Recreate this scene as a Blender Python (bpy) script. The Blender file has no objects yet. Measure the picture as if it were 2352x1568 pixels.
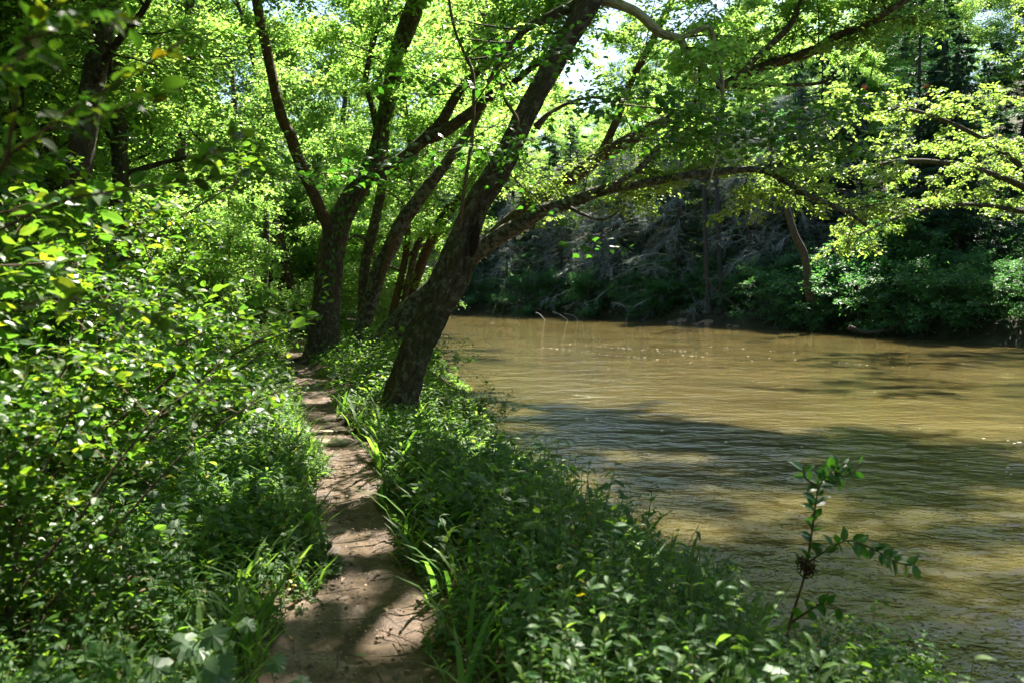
import bpy, math, random
import numpy as np
from mathutils import Vector, Matrix

# ------------------------------------------------------------------ camera, light, exposure
scene = bpy.context.scene
COL = scene.collection
FP = 28.0 / 36.0 * 2352.0
TH = math.atan((784 - 666) / FP)
CAMZ = 1.65
SUN_AZ, SUN_EL = math.radians(24), math.radians(55)

cd = bpy.data.cameras.new('camera')
cd.lens = 28.0
cd.sensor_width = 36.0
cd.clip_start = 0.05
cd.clip_end = 1000.0
cd.dof.use_dof = True
cd.dof.focus_distance = 10.0
cd.dof.aperture_fstop = 2.6
cam = bpy.data.objects.new('camera', cd)
cam.location = (0, 0, CAMZ)
cam.rotation_euler = (math.pi / 2 - TH, 0, 0)
COL.objects.link(cam)
scene.camera = cam

world = bpy.data.worlds.new('World')
scene.world = world
world.use_nodes = True
wn = world.node_tree
wn.nodes.clear()
wo = wn.nodes.new('ShaderNodeOutputWorld')
wb = wn.nodes.new('ShaderNodeBackground')
sky = wn.nodes.new('ShaderNodeTexSky')
sky.sky_type = 'NISHITA'
sky.sun_disc = False
sky.sun_elevation = SUN_EL
sky.sun_rotation = SUN_AZ
wb.inputs[1].default_value = 0.05
wn.links.new(sky.outputs[0], wb.inputs[0])
wn.links.new(wb.outputs[0], wo.inputs[0])

sl = bpy.data.lights.new('sun', 'SUN')
sl.energy = 5.0
sl.angle = math.radians(0.53)
sl.color = (1.0, 0.93, 0.80)
sun = bpy.data.objects.new('sun', sl)
SV = Vector((math.sin(SUN_AZ) * math.cos(SUN_EL), math.cos(SUN_AZ) * math.cos(SUN_EL), math.sin(SUN_EL)))
sun.rotation_euler = (-SV).to_track_quat('-Z', 'Y').to_euler()
sun.location = SV * 60
COL.objects.link(sun)

scene.view_settings.view_transform = 'Standard'
scene.view_settings.look = 'None'
scene.view_settings.gamma = 1.0
scene.view_settings.use_curve_mapping = False
scene.view_settings.exposure = 2.6
cy = scene.cycles
cy.max_bounces = 7
cy.diffuse_bounces = 4
cy.glossy_bounces = 3
cy.transmission_bounces = 4
cy.sample_clamp_indirect = 6.0
cy.caustics_reflective = False
cy.caustics_refractive = False

# ------------------------------------------------------------------ helpers
ct, st = math.cos(TH), math.sin(TH)


def P(u, v, Y):
    x = (u - 1176) / FP
    y = (784 - v) / FP
    d = np.array([x, ct + y * st, -st + y * ct])
    return np.array([0, 0, CAMZ]) + d * (Y / d[1])


def R(w, Y):
    return w / FP * Y / 2


def unit(a):
    a = np.asarray(a, float)
    return a / np.maximum(np.linalg.norm(a, axis=-1, keepdims=True), 1e-9)


def sstep(a, b, x):
    t = np.clip((np.asarray(x, float) - a) / (b - a), 0, 1)
    return t * t * (3 - 2 * t)


_fr = np.random.default_rng(5)
_K = [(_fr.normal(0, 1, 2), _fr.uniform(0, 6.28)) for _ in range(40)]


def fbm(x, y, s=1.0, n=10, o=0):
    r = 0
    for i in range(n):
        k, p = _K[(i + o) % 40]
        f = s * (1.0 + i * 0.45)
        r = r + np.sin((k[0] * x + k[1] * y) * f + p) / (1 + 0.45 * i)
    return r / 2.6


class Geo:
    """Collects vertices and faces, then links ONE mesh."""

    def __init__(self):
        self.v, self.q, self.t, self.b, self.n, self.at = [], [], [], [], 0, {}

    def add(self, v, quads=None, tris=None, bark=None):
        v = np.asarray(v, np.float32)
        if quads is not None and len(quads):
            self.q.append(np.asarray(quads, np.int32) + self.n)
        if tris is not None and len(tris):
            self.t.append(np.asarray(tris, np.int32) + self.n)
        self.v.append(v)
        self.b.append(np.zeros_like(v) if bark is None else np.asarray(bark, np.float32))
        self.n += len(v)

    def mesh(self, name, mat, smooth=True, bark=False):
        me = bpy.data.meshes.new(name)
        v = np.concatenate(self.v)
        q = np.concatenate(self.q) if self.q else np.zeros((0, 4), np.int32)
        t = np.concatenate(self.t) if self.t else np.zeros((0, 3), np.int32)
        me.vertices.add(len(v))
        me.vertices.foreach_set('co', v.ravel())
        me.loops.add(q.size + t.size)
        me.loops.foreach_set('vertex_index', np.concatenate([q.ravel(), t.ravel()]).astype(np.int32))
        me.polygons.add(len(q) + len(t))
        ls = np.concatenate([np.arange(len(q)) * 4, q.size + np.arange(len(t)) * 3]).astype(np.int32)
        me.polygons.foreach_set('loop_start', ls)
        if bark:
            a = me.attributes.new('bark', 'FLOAT_VECTOR', 'POINT')
            a.data.foreach_set('vector', np.concatenate(self.b).ravel())
        me.update(calc_edges=True)
        me.polygons.foreach_set('use_smooth', np.full(len(me.polygons), smooth))
        me.materials.append(mat)
        return me


def linko(name, me, parent=None, world_coords=True):
    o = bpy.data.objects.new(name, me)
    COL.objects.link(o)
    if parent is not None:
        o.parent = parent
        if world_coords:
            o.location = -Vector(parent.location)
    return o


def thing(name, label, cat, loc=(0, 0, 0), group=None):
    o = bpy.data.objects.new(name, None)
    o.empty_display_size = 0.2
    o.location = Vector([float(c) for c in loc])
    COL.objects.link(o)
    return tag(o, label, cat, group)


def tag(o, label, cat, group=None):
    o['label'] = label
    o['category'] = cat
    if group:
        o['group'] = group
    return o


def struct(name, me):
    o = linko(name, me)
    o['kind'] = 'structure'
    return o


def sub(o, t):
    """make o a sub-part of the trunk of thing t (both built in world coordinates)"""
    o.parent = next(c for c in t.children if c.name.split('.')[0] == 'trunk')
    return o


def stuff(o):
    o['kind'] = 'stuff'
    return o


def dup(root, loc, rz=0.0, s=1.0, label=None, group=None, tilt=(0, 0)):
    r = root.copy()
    COL.objects.link(r)
    r.location = Vector([float(c) for c in loc])
    r.rotation_euler = (tilt[0], tilt[1], rz)
    r.scale = (s, s, s) if np.isscalar(s) else s
    if label:
        r['label'] = label
    if group:
        r['group'] = group
    for ch in root.children:
        c = ch.copy()
        COL.objects.link(c)
        c.parent = r
        for g in ch.children:
            d = g.copy()
            COL.objects.link(d)
            d.parent = c
    return r


# ---- tubes
def catmull(p, k):
    p = np.asarray(p, float)
    if len(p) < 3 or k < 2:
        return p
    e = np.vstack([2 * p[0] - p[1], p, 2 * p[-1] - p[-2]])
    out = []
    for i in range(1, len(e) - 2):
        for j in range(k):
            t = j / k
            a, b, c, d = e[i - 1], e[i], e[i + 1], e[i + 2]
            out.append(0.5 * ((2 * b) + (c - a) * t + (2 * a - 5 * b + 4 * c - d) * t * t + (3 * b - a - 3 * c + d) * t ** 3))
    out.append(p[-1])
    return np.array(out)


def tube(g, pts, rad, sides=6, k=3, rough=0.0, flare=0.0, seed=0, furrow=0.0, groove=None):
    pr = np.column_stack([np.asarray(pts, float), np.asarray(rad, float)])
    pr = catmull(pr, k)
    p, r = pr[:, :3], np.maximum(pr[:, 3], 0.0008)
    n = len(p)
    tg = unit(np.gradient(p, axis=0))
    seg = np.concatenate([[0], np.cumsum(np.linalg.norm(np.diff(p, axis=0), axis=1))])
    x = np.zeros((n, 3))
    a = np.array([1.0, 0.2, 0.1]) if abs(tg[0, 0]) < 0.8 else np.array([0.1, 1.0, 0.2])
    for i in range(n):
        a = a - tg[i] * (a @ tg[i])
        a = a / np.linalg.norm(a)
        x[i] = a
    y = np.cross(tg, x)
    th = np.arange(sides) / sides * 2 * math.pi
    rg = np.random.default_rng(seed + 11)
    rr = np.ones((n, sides)) * r[:, None]
    S, T = np.meshgrid(seg, th, indexing='ij')
    if rough:
        m = 0
        for _ in range(7):
            kt, ks, ph = rg.integers(1, 5), rg.normal(0, 3.2) / max(r[0], 0.05) * 0.12, rg.uniform(0, 6.28)
            m = m + np.sin(kt * T + ks * S * 3 + ph) / kt
        rr = rr * (1 + rough * m / 3)
    if furrow:
        wob = 0.5 * np.sin(S * 5 + 2 * np.sin(T)) + 0.35 * np.sin(S * 11 + 3 * T)
        f = np.abs(np.sin((9 * T + 2.2 * wob) * 1.0)) ** 0.6 + 0.5 * np.abs(np.sin(17 * T + 3 * wob + S * 4))
        f2 = np.sin(S * 23 + 4 * np.sin(3 * T + S)) * 0.25
        rr = rr * (1 + furrow * (f + f2 - 0.9))
    if flare:
        rr = rr * (1 + flare * np.exp(-S / (1.6 * r[0])) * (1 + 0.45 * np.cos(4 * T + seed)))
    if groove:
        for (s0, s1, t0, wd, dp) in groove:
            e = sstep(s0, s0 + 0.25 * (s1 - s0), S) * (1 - sstep(s1 - 0.3 * (s1 - s0), s1, S))
            dt = np.angle(np.exp(1j * (T - t0 - 0.25 * np.sin(S * 4))))
            rr = rr * (1 - dp * e * np.exp(-(dt / wd) ** 2) + 0.3 * dp * e * np.exp(-((np.abs(dt) - 1.9 * wd) / wd) ** 2))
    v = p[:, None, :] + rr[..., None] * (np.cos(th)[None, :, None] * x[:, None, :] + np.sin(th)[None, :, None] * y[:, None, :])
    i = np.arange(n - 1)[:, None] * sides
    j = np.arange(sides)[None, :]
    j2 = (j + 1) % sides
    q = np.stack([i + j, i + j2, i + sides + j2, i + sides + j], -1).reshape(-1, 4)
    bk = np.stack([np.cos(T) * r[:, None] + 0 * S, np.sin(T) * r[:, None] + 0 * S, S * 0.22 + seed * 1.7], -1).reshape(-1, 3)
    v = np.vstack([v.reshape(-1, 3), p[0] - tg[0] * r[0] * 0.2, p[-1] + tg[-1] * r[-1] * 0.6])
    bk = np.vstack([bk, [[0, 0, seed * 1.7]], [[0, 0, seg[-1] * 0.22 + seed * 1.7]]])
    c0, c1 = n * sides, n * sides + 1
    jj = np.arange(sides)
    t = np.vstack([np.stack([np.full(sides, c0), (jj + 1) % sides, jj], -1),
                   np.stack([np.full(sides, c1), (n - 1) * sides + jj, (n - 1) * sides + (jj + 1) % sides], -1)])
    g.add(v, q, t, bk)
    return p, r, tg


# ---- leaves
def tm(v, t):
    return np.array(v, float), np.array(t, int)


T_DIAMOND = tm([(0, 0, 0), (.30, .42, .07), (0, 1, -.05), (-.30, .42, .07)], [(0, 1, 2), (0, 2, 3)])
T_HEX = tm([(0, 0, 0), (.27, .28, .05), (.24, .66, .02), (0, 1, -.12), (-.24, .66, .02), (-.27, .28, .05)],
           [(0, 1, 2), (0, 2, 3), (0, 3, 4), (0, 4, 5)])
T_OVAL = tm([(0, 0, 0), (0, .36, .0), (0, .7, -.03), (0, 1.0, -.16), (.22, .18, .06), (.30, .45, .07), (.19, .76, .0), (-.22, .18, .06), (-.30, .45, .07), (-.19, .76, .0)],
            [(0, 4, 1), (4, 5, 1), (1, 5, 2), (5, 6, 2), (2, 6, 3), (0, 1, 7), (7, 1, 8), (1, 2, 8), (8, 2, 9), (2, 3, 9)])
T_LANCE = tm([(0, 0, 0), (0, .35, .03), (0, .7, -.02), (0, 1.0, -.2), (.14, .22, .06), (.17, .45, .06), (.09, .78, -.04), (-.14, .22, .06), (-.17, .45, .06), (-.09, .78, -.04)],
             [(0, 4, 1), (4, 5, 1), (1, 5, 2), (5, 6, 2), (2, 6, 3), (0, 1, 7), (7, 1, 8), (1, 2, 8), (8, 2, 9), (2, 3, 9)])
T_HEART = tm([(0, .08, 0), (0, .5, .02), (0, 1.0, -.18), (.28, -.05, .02), (.42, .22, .10), (.30, .58, .03), (-.26, -.06, .04), (-.40, .20, .08), (-.31, .60, .05)], [(0, 3, 4), (0, 4, 1), (4, 5, 1), (1, 5, 2), (0, 7, 6), (0, 1, 7), (7, 1, 8), (1, 2, 8)])
T_BLADE = tm([(-.03, 0, 0), (.03, 0, 0), (-.035, .4, .0), (.035, .4, .0), (-.024, .75, -.14), (.024, .75, -.14), (0, 1.0, -.38)],
             [(0, 1, 3), (0, 3, 2), (2, 3, 5), (2, 5, 4), (4, 5, 6)])
_mo = [(0, .02), (.20, -.06), (.34, .16), (.52, .30), (.30, .46), (.30, .62), (.16, .62), (0, 1.0)]
_mo = _mo + [(-a, b) for a, b in _mo[-2:0:-1]]
T_MAPLE = tm([(0, .32, .06)] + [(a * 1.05, b, -.16 * a * a - .12 * max(0, b - .6)) for a, b in _mo],
             [(0, i + 1, (i + 1) % len(_mo) + 1) for i in range(len(_mo))])
_lo = [(0, 0), (.22, -.10), (.42, .02), (.34, .22), (.55, .36), (.34, .46), (.40, .70), (.2, .68), (.14, .92), (0, 1.0)]
_lo = _lo + [(-a * .95, b * 1.02) for a, b in _lo[-2:0:-1]]
T_LOBED = tm([(0, .38, .08)] + [(a, b, -.25 * a * a + .05 * math.sin(9 * b)) for a, b in _lo],
             [(0, i + 1, (i + 1) % len(_lo) + 1) for i in range(len(_lo))])
T_SPRAY = tm([(0, 0, 0), (.10, .35, .0), (.13, .7, -.05), (0, 1.0, -.14), (-.13, .7, -.05), (-.10, .35, 0)],
             [(0, 1, 2), (0, 2, 3), (0, 3, 4), (0, 4, 5)])


# gaps in the foliage: where the photograph has sun on the ground, the crowns above are open along the sun's direction
SHAFTS = [(P(1000, 930, 10.3), .6), (P(1150, 950, 10.0), .8), (P(1080, 1080, 8.2), .6), (P(1250, 1060, 8.4), .6), (P(960, 1010, 9.0), .6),
          (P(1060, 1000, 9.2), .7), (P(1180, 1000, 9.4), .7), (P(1050, 1070, 8.4), .5), (P(830, 950, 10.6), .45), (P(900, 1480, 3.8), .2), (P(1250, 1180, 6.6), .3),
          (P(1000, 985, 9.6), .85), (P(1110, 1010, 9.0), .6), (P(600, 960, 9.6), .75), (P(740, 915, 12.3), .35), (P(770, 985, 9.2), .3), (P(780, 1030, 8.2), .3), (P(790, 1130, 6.6), .35), (P(640, 1380, 4.2), .28),
          (P(900, 1400, 4.1), .25), (P(250, 410, 4.2), .75), (P(360, 450, 5.6), .5), (P(120, 420, 4.6), .45), (P(430, 540, 7.0), .5), (P(620, 1010, 8.4), .5), (P(760, 1080, 7.4), .35), (P(820, 1240, 5.3), .3), (P(820, 1330, 4.5), .22), (P(440, 620, 5.5), .6), (P(690, 780, 24), .8), (P(560, 1080, 6.0), .35), (P(380, 900, 4.6), .2), (P(1330, 1080, 7.8), .45), (P(700, 840, 17), .4), (P(300, 1250, 3.6), .15), (P(1450, 1420, 4.8), .25)]


def lit_gap(p):
    keep = np.ones(len(p), bool)
    sv = np.array(SV)
    for c, r in SHAFTS:
        w = p - c
        t = w @ sv
        dist = np.linalg.norm(w - t[:, None] * sv, axis=1)
        wob = 1 + .35 * np.sin(5 * p[:, 0] + 3 * p[:, 1]) * np.sin(4 * p[:, 2] + 2 * p[:, 0])
        keep &= ~((dist < r * wob) & (t > .9))
    return keep


T_WISP = tm([(0, 0, 0), (.035, .5, .03), (0, 1, -.1), (-.035, .5, .03)], [(0, 1, 2), (0, 2, 3)])


class Leaves:
    def __init__(self):
        self.p, self.d, self.n, self.s = [], [], [], []

    def add(self, p, d, n, s):
        p = np.asarray(p, float).reshape(-1, 3)
        self.p.append(p)
        self.d.append(np.broadcast_to(np.asarray(d, float), p.shape))
        self.n.append(np.broadcast_to(np.asarray(n, float), p.shape))
        self.s.append(np.broadcast_to(np.asarray(s, float), (len(p),)))

    def arr(self):
        return (np.concatenate(self.p), np.concatenate(self.d), np.concatenate(self.n), np.concatenate(self.s))

    def mesh(self, name, mat, tmpl, sel=None):
        p, d, n, s = self.arr()
        if sel is not None:
            p, d, n, s = p[sel], d[sel], n[sel], s[sel]
        g = Geo()
        leaf_geo(g, p, d, n, s, tmpl)
        return g.mesh(name, mat, smooth=False)


def frames(d, n):
    d = unit(d)
    x = unit(np.cross(d, n))
    return x, d, np.cross(x, d)


def leaf_geo(g, p, d, n, s, tmpl):
    tv, tt = tmpl
    x, d, z = frames(d, n)
    v = p[:, None, :] + s[:, None, None] * (tv[None, :, 0, None] * x[:, None, :] + tv[None, :, 1, None] * d[:, None, :] + tv[None, :, 2, None] * z[:, None, :])
    f = tt[None] + (np.arange(len(p)) * len(tv))[:, None, None]
    g.add(v.reshape(-1, 3), tris=f.reshape(-1, 3))


_leafmesh = {}


def leaf_part(parent, p, d, n, s, tmpl, mat, label=None, name='leaf'):
    key = (id(tmpl), mat.name)
    if key not in _leafmesh:
        g = Geo()
        g.add(tmpl[0], tris=tmpl[1])
        _leafmesh[key] = g.mesh(name, mat, smooth=False)
    o = bpy.data.objects.new(name, _leafmesh[key])
    x, d, z = frames(np.asarray(d, float)[None], np.asarray(n, float)[None])
    x, d, z = x[0] * s, d[0] * s, z[0] * s
    q = np.asarray(p, float) - np.array(parent.location)
    o.matrix_basis = Matrix(((x[0], d[0], z[0], q[0]), (x[1], d[1], z[1], q[1]), (x[2], d[2], z[2], q[2]), (0, 0, 0, 1)))
    o.parent = parent
    COL.objects.link(o)
    if label:
        o['label'] = label
    return o


# ------------------------------------------------------------------ materials
def newmat(name):
    m = bpy.data.materials.new(name)
    m.use_nodes = True
    nt = m.node_tree
    nt.nodes.clear()
    out = nt.nodes.new('ShaderNodeOutputMaterial')
    return m, nt, out


def N(nt, typ, **kw):
    n = nt.nodes.new(typ)
    for k, v in kw.items():
        setattr(n, k, v)
    return n


def ramp(nt, stops, src=None):
    r = N(nt, 'ShaderNodeValToRGB')
    e = r.color_ramp.elements
    while len(e) < len(stops):
        e.new(0.5)
    for el, (p, c) in zip(e, stops):
        el.position = p
        el.color = (*c, 1)
    if src is not None:
        nt.links.new(src, r.inputs[0])
    return r


def noise(nt, vec, scale, detail=4, rough=0.55):
    n = N(nt, 'ShaderNodeTexNoise')
    n.inputs['Scale'].default_value = scale
    n.inputs['Detail'].default_value = detail
    n.inputs['Roughness'].default_value = rough
    if vec is not None:
        nt.links.new(vec, n.inputs['Vector'])
    return n


def mixc(nt, fac, a, b, mode='MIX'):
    m = N(nt, 'ShaderNodeMix', data_type='RGBA', blend_type=mode)
    for sock, val in ((m.inputs[0], fac), (m.inputs[6], a), (m.inputs[7], b)):
        if isinstance(val, (int, float)):
            sock.default_value = val
        elif isinstance(val, tuple):
            sock.default_value = (*val, 1)
        else:
            nt.links.new(val, sock)
    return m.outputs[2]


def leaf_mat(name, cols, trans=(2.6, 2.9, 0.9), tfac=0.5, rough=0.38, spec=0.5):
    m, nt, out = newmat(name)
    geo = N(nt, 'ShaderNodeNewGeometry')
    oi = N(nt, 'ShaderNodeObjectInfo')
    a = N(nt, 'ShaderNodeMath', operation='ADD')
    nt.links.new(geo.outputs['Random Per Island'], a.inputs[0])
    nt.links.new(oi.outputs['Random'], a.inputs[1])
    fr = N(nt, 'ShaderNodeMath', operation='FRACT')
    nt.links.new(a.outputs[0], fr.inputs[0])
    k = len(cols)
    r = ramp(nt, [(i / max(1, k - 1), c) for i, c in enumerate(cols)], fr.outputs[0])
    nz = noise(nt, geo.outputs['Position'], 0.45, 2)
    mr = N(nt, 'ShaderNodeMapRange')
    mr.inputs[1].default_value, mr.inputs[2].default_value = 0.3, 0.7
    mr.inputs[3].default_value, mr.inputs[4].default_value = 0.72, 1.3
    nt.links.new(nz.outputs[0], mr.inputs[0])
    hs = N(nt, 'ShaderNodeHueSaturation')
    nt.links.new(r.outputs[0], hs.inputs['Color'])
    nt.links.new(mr.outputs[0], hs.inputs['Value'])
    pb = N(nt, 'ShaderNodeBsdfPrincipled')
    pb.inputs['Roughness'].default_value = rough
    pb.inputs['Specular IOR Level'].default_value = spec
    nt.links.new(hs.outputs[0], pb.inputs['Base Color'])
    tr = N(nt, 'ShaderNodeBsdfTranslucent')
    tc = mixc(nt, 1.0, hs.outputs[0], trans, 'MULTIPLY')
    nt.links.new(tc, tr.inputs[0])
    mx = N(nt, 'ShaderNodeMixShader')
    mx.inputs[0].default_value = tfac
    nt.links.new(pb.outputs[0], mx.inputs[1])
    nt.links.new(tr.outputs[0], mx.inputs[2])
    nt.links.new(mx.outputs[0], out.inputs[0])
    return m


M_CAN = leaf_mat('canopy_leaf', [(.048, .104, .032), (.070, .128, .038), (.100, .146, .044), (.042, .096, .034)], (3.9, 3.9, 2.1), .64)
M_MAPLE = leaf_mat('maple_leaf', [(.028, .080, .020), (.040, .100, .022), (.055, .115, .022), (.030, .085, .026)], (1.9, 2.5, .7), .4)
M_SHRUB = leaf_mat('shrub_leaf', [(.024, .070, .017), (.036, .088, .018), (.058, .112, .018), (.026, .074, .024), (.098, .130, .018)], (3.6, 3.4, 1.0), .5, .40, .4)
M_HERB = leaf_mat('herb_leaf', [(.030, .080, .024), (.046, .105, .028), (.078, .138, .030), (.034, .086, .036), (.060, .102, .044)], (4.4, 3.9, 1.3), .5, .5, .22)
M_GRASS = leaf_mat('grass_blade', [(.060, .135, .030), (.085, .160, .034), (.120, .175, .050)], (2.4, 2.5, 1.1), .5, .5, .2)
M_LOBED = leaf_mat('lobed_leaf', [(.050, .098, .045), (.062, .110, .052), (.044, .088, .038)], (1.8, 2.1, .8), .35, .5)
M_FAR = leaf_mat('far_bank_leaf', [(.036, .100, .048), (.048, .122, .056), (.060, .132, .048)], (2.0, 2.5, .9), .45, .45)
M_BOUGH = leaf_mat('bough_leaf', [(.060, .105, .026), (.080, .125, .030), (.100, .140, .036)], (3.4, 3.4, 2.0), .62, .4)
M_NEEDLE = leaf_mat('hemlock_needles', [(.034, .078, .046), (.044, .092, .054), (.056, .102, .064)], (1.3, 1.8, .8), .25, .6, .2)
M_DEADN = leaf_mat('grey_needles', [(.14, .18, .17), (.18, .21, .20), (.08, .13, .11)], (1.2, 1.3, 1.0), .2, .7, .2)
M_RED = leaf_mat('red_leaf', [(.30, .045, .02), (.35, .09, .02)], (2, 1.5, 1), .4)
M_YEL = leaf_mat('yellow_leaf', [(.22, .20, .018), (.26, .21, .02)], (1.9, 1.8, .6), .5)
M_DRY = leaf_mat('dry_leaf', [(.16, .10, .05), (.20, .13, .07), (.11, .07, .035)], (1.2, 1.1, 1), .2, .6)


def bark_mat(name, dark, mid, lichen=0.35, lcol=(.26, .26, .21), scale=1.0, moss=0.3, bump=0.9):
    m, nt, out = newmat(name)
    at = N(nt, 'ShaderNodeAttribute', attribute_name='bark')
    geo = N(nt, 'ShaderNodeNewGeometry')
    n1 = noise(nt, at.outputs['Vector'], 26 * scale, 6, .62)
    n2 = noise(nt, at.outputs['Vector'], 75 * scale, 4, .6)
    vo = N(nt, 'ShaderNodeTexVoronoi', feature='DISTANCE_TO_EDGE')
    vo.inputs['Scale'].default_value = 22 * scale
    nt.links.new(mixc(nt, .12, at.outputs['Vector'], n1.outputs['Color']), vo.inputs['Vector'])
    h = N(nt, 'ShaderNodeMath', operation='MULTIPLY_ADD')
    nt.links.new(vo.outputs['Distance'], h.inputs[0])
    h.inputs[1].default_value = 1.8
    nt.links.new(n1.outputs[0], h.inputs[2])
    col = ramp(nt, [(.35, dark), (.62, mid), (.9, tuple(c * 1.5 for c in mid))], h.outputs[0])
    ln = noise(nt, geo.outputs['Position'], 9, 6, .7)
    lf = ramp(nt, [(.60 - lichen * .12, (0, 0, 0)), (.66 - lichen * .12, (1, 1, 1))], ln.outputs[0])
    lm = N(nt, 'ShaderNodeMath', operation='MULTIPLY')
    nt.links.new(lf.outputs[0], lm.inputs[0])
    nt.links.new(n2.outputs[0], lm.inputs[1])
    c2 = mixc(nt, lm.outputs[0], col.outputs[0], lcol)
    mn = noise(nt, geo.outputs['Position'], 1.6, 3, .6)
    mf = ramp(nt, [(.5, (0, 0, 0)), (.72, (moss, moss, moss))], mn.outputs[0])
    c3 = mixc(nt, mf.outputs[0], c2, (.035, .05, .014))
    pb = N(nt, 'ShaderNodeBsdfPrincipled')
    pb.inputs['Roughness'].default_value = .85
    pb.inputs['Specular IOR Level'].default_value = .25
    nt.links.new(c3, pb.inputs['Base Color'])
    bp = N(nt, 'ShaderNodeBump')
    bp.inputs['Strength'].default_value = bump
    bp.inputs['Distance'].default_value = .05
    ha = N(nt, 'ShaderNodeMath', operation='MULTIPLY_ADD')
    nt.links.new(n2.outputs[0], ha.inputs[0])
    ha.inputs[1].default_value = .35
    nt.links.new(h.outputs[0], ha.inputs[2])
    nt.links.new(ha.outputs[0], bp.inputs['Height'])
    nt.links.new(bp.outputs[0], pb.inputs['Normal'])
    nt.links.new(pb.outputs[0], out.inputs[0])
    return m


M_BARK = bark_mat('furrowed_bark', (.009, .007, .005), (.070, .052, .036), .55, moss=.45)
M_BARKR = bark_mat('red_brown_bark', (.020, .011, .006), (.095, .055, .032), .2, moss=.15)
M_BARKS = bark_mat('speckled_bark', (.012, .010, .008), (.060, .047, .036), 1.0, (.30, .31, .27), 1.2, .1)
M_BARKP = bark_mat('pale_bark', (.05, .042, .032), (.24, .20, .15), .8, (.42, .41, .35), 1.0, .1, .5)
M_BARKF = bark_mat('dark_far_bark', (.020, .017, .014), (.075, .062, .050), .3)
M_BARKG = bark_mat('grey_conifer_bark', (.018, .017, .016), (.055, .052, .048), .3, (.11, .12, .11))
M_DEADW = bark_mat('dead_grey_wood', (.16, .17, .165), (.36, .38, .37), .2, (.34, .36, .34), 1, .0, .3)
M_TWIG = bark_mat('brown_twig', (.030, .020, .013), (.085, .058, .038), .1, moss=.1, bump=.3)


def simple(name, col, rough=.7, spec=.3, nscale=0, var=.3, bump=0):
    m, nt, out = newmat(name)
    pb = N(nt, 'ShaderNodeBsdfPrincipled')
    pb.inputs['Roughness'].default_value = rough
    pb.inputs['Specular IOR Level'].default_value = spec
    pb.inputs['Base Color'].default_value = (*col, 1)
    if nscale:
        geo = N(nt, 'ShaderNodeNewGeometry')
        n = noise(nt, geo.outputs['Position'], nscale, 6, .65)
        r = ramp(nt, [(.3, tuple(c * (1 - var) for c in col)), (.7, tuple(min(1, c * (1 + var)) for c in col))], n.outputs[0])
        nt.links.new(r.outputs[0], pb.inputs['Base Color'])
        if bump:
            b = N(nt, 'ShaderNodeBump')
            b.inputs['Strength'].default_value = bump
            b.inputs['Distance'].default_value = .02
            nt.links.new(n.outputs[0], b.inputs['Height'])
            nt.links.new(b.outputs[0], pb.inputs['Normal'])
    nt.links.new(pb.outputs[0], out.inputs[0])
    return m


M_STEM = simple('green_stem', (.09, .13, .04), .5, .4, 20, .3)
M_SOIL = simple('forest_soil', (.060, .042, .026), .9, .2, 9, .6, .8)
M_BANK = simple('far_bank_soil', (.030, .028, .016), .9, .2, 1.5, .6, .6)
M_SAND = simple('bank_sand', (.20, .135, .10), .9, .2, 2.5, .35, .4)
M_STONE = simple('river_stone', (.21, .175, .125), .75, .3, 14, .25, .4)
M_PEBBLE = simple('dark_pebble', (.11, .085, .062), .85, .2, 30, .4)
M_FOAM = simple('foam', (.75, .74, .70), .8, .3)
M_BLAZE = simple('white_paint', (.78, .78, .75), .6, .3)
M_DEBRIS = simple('flood_debris', (.05, .03, .018), .9, .2, 30, .5)
M_CATKIN = simple('pale_catkin', (.40, .36, .20), .8, .2, 60, .3)
M_HOLLOW = simple('hollow_shade', (.016, .010, .006), .95, .1, 20, .4)  # near black stands for the shade inside the trunk hollow


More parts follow.
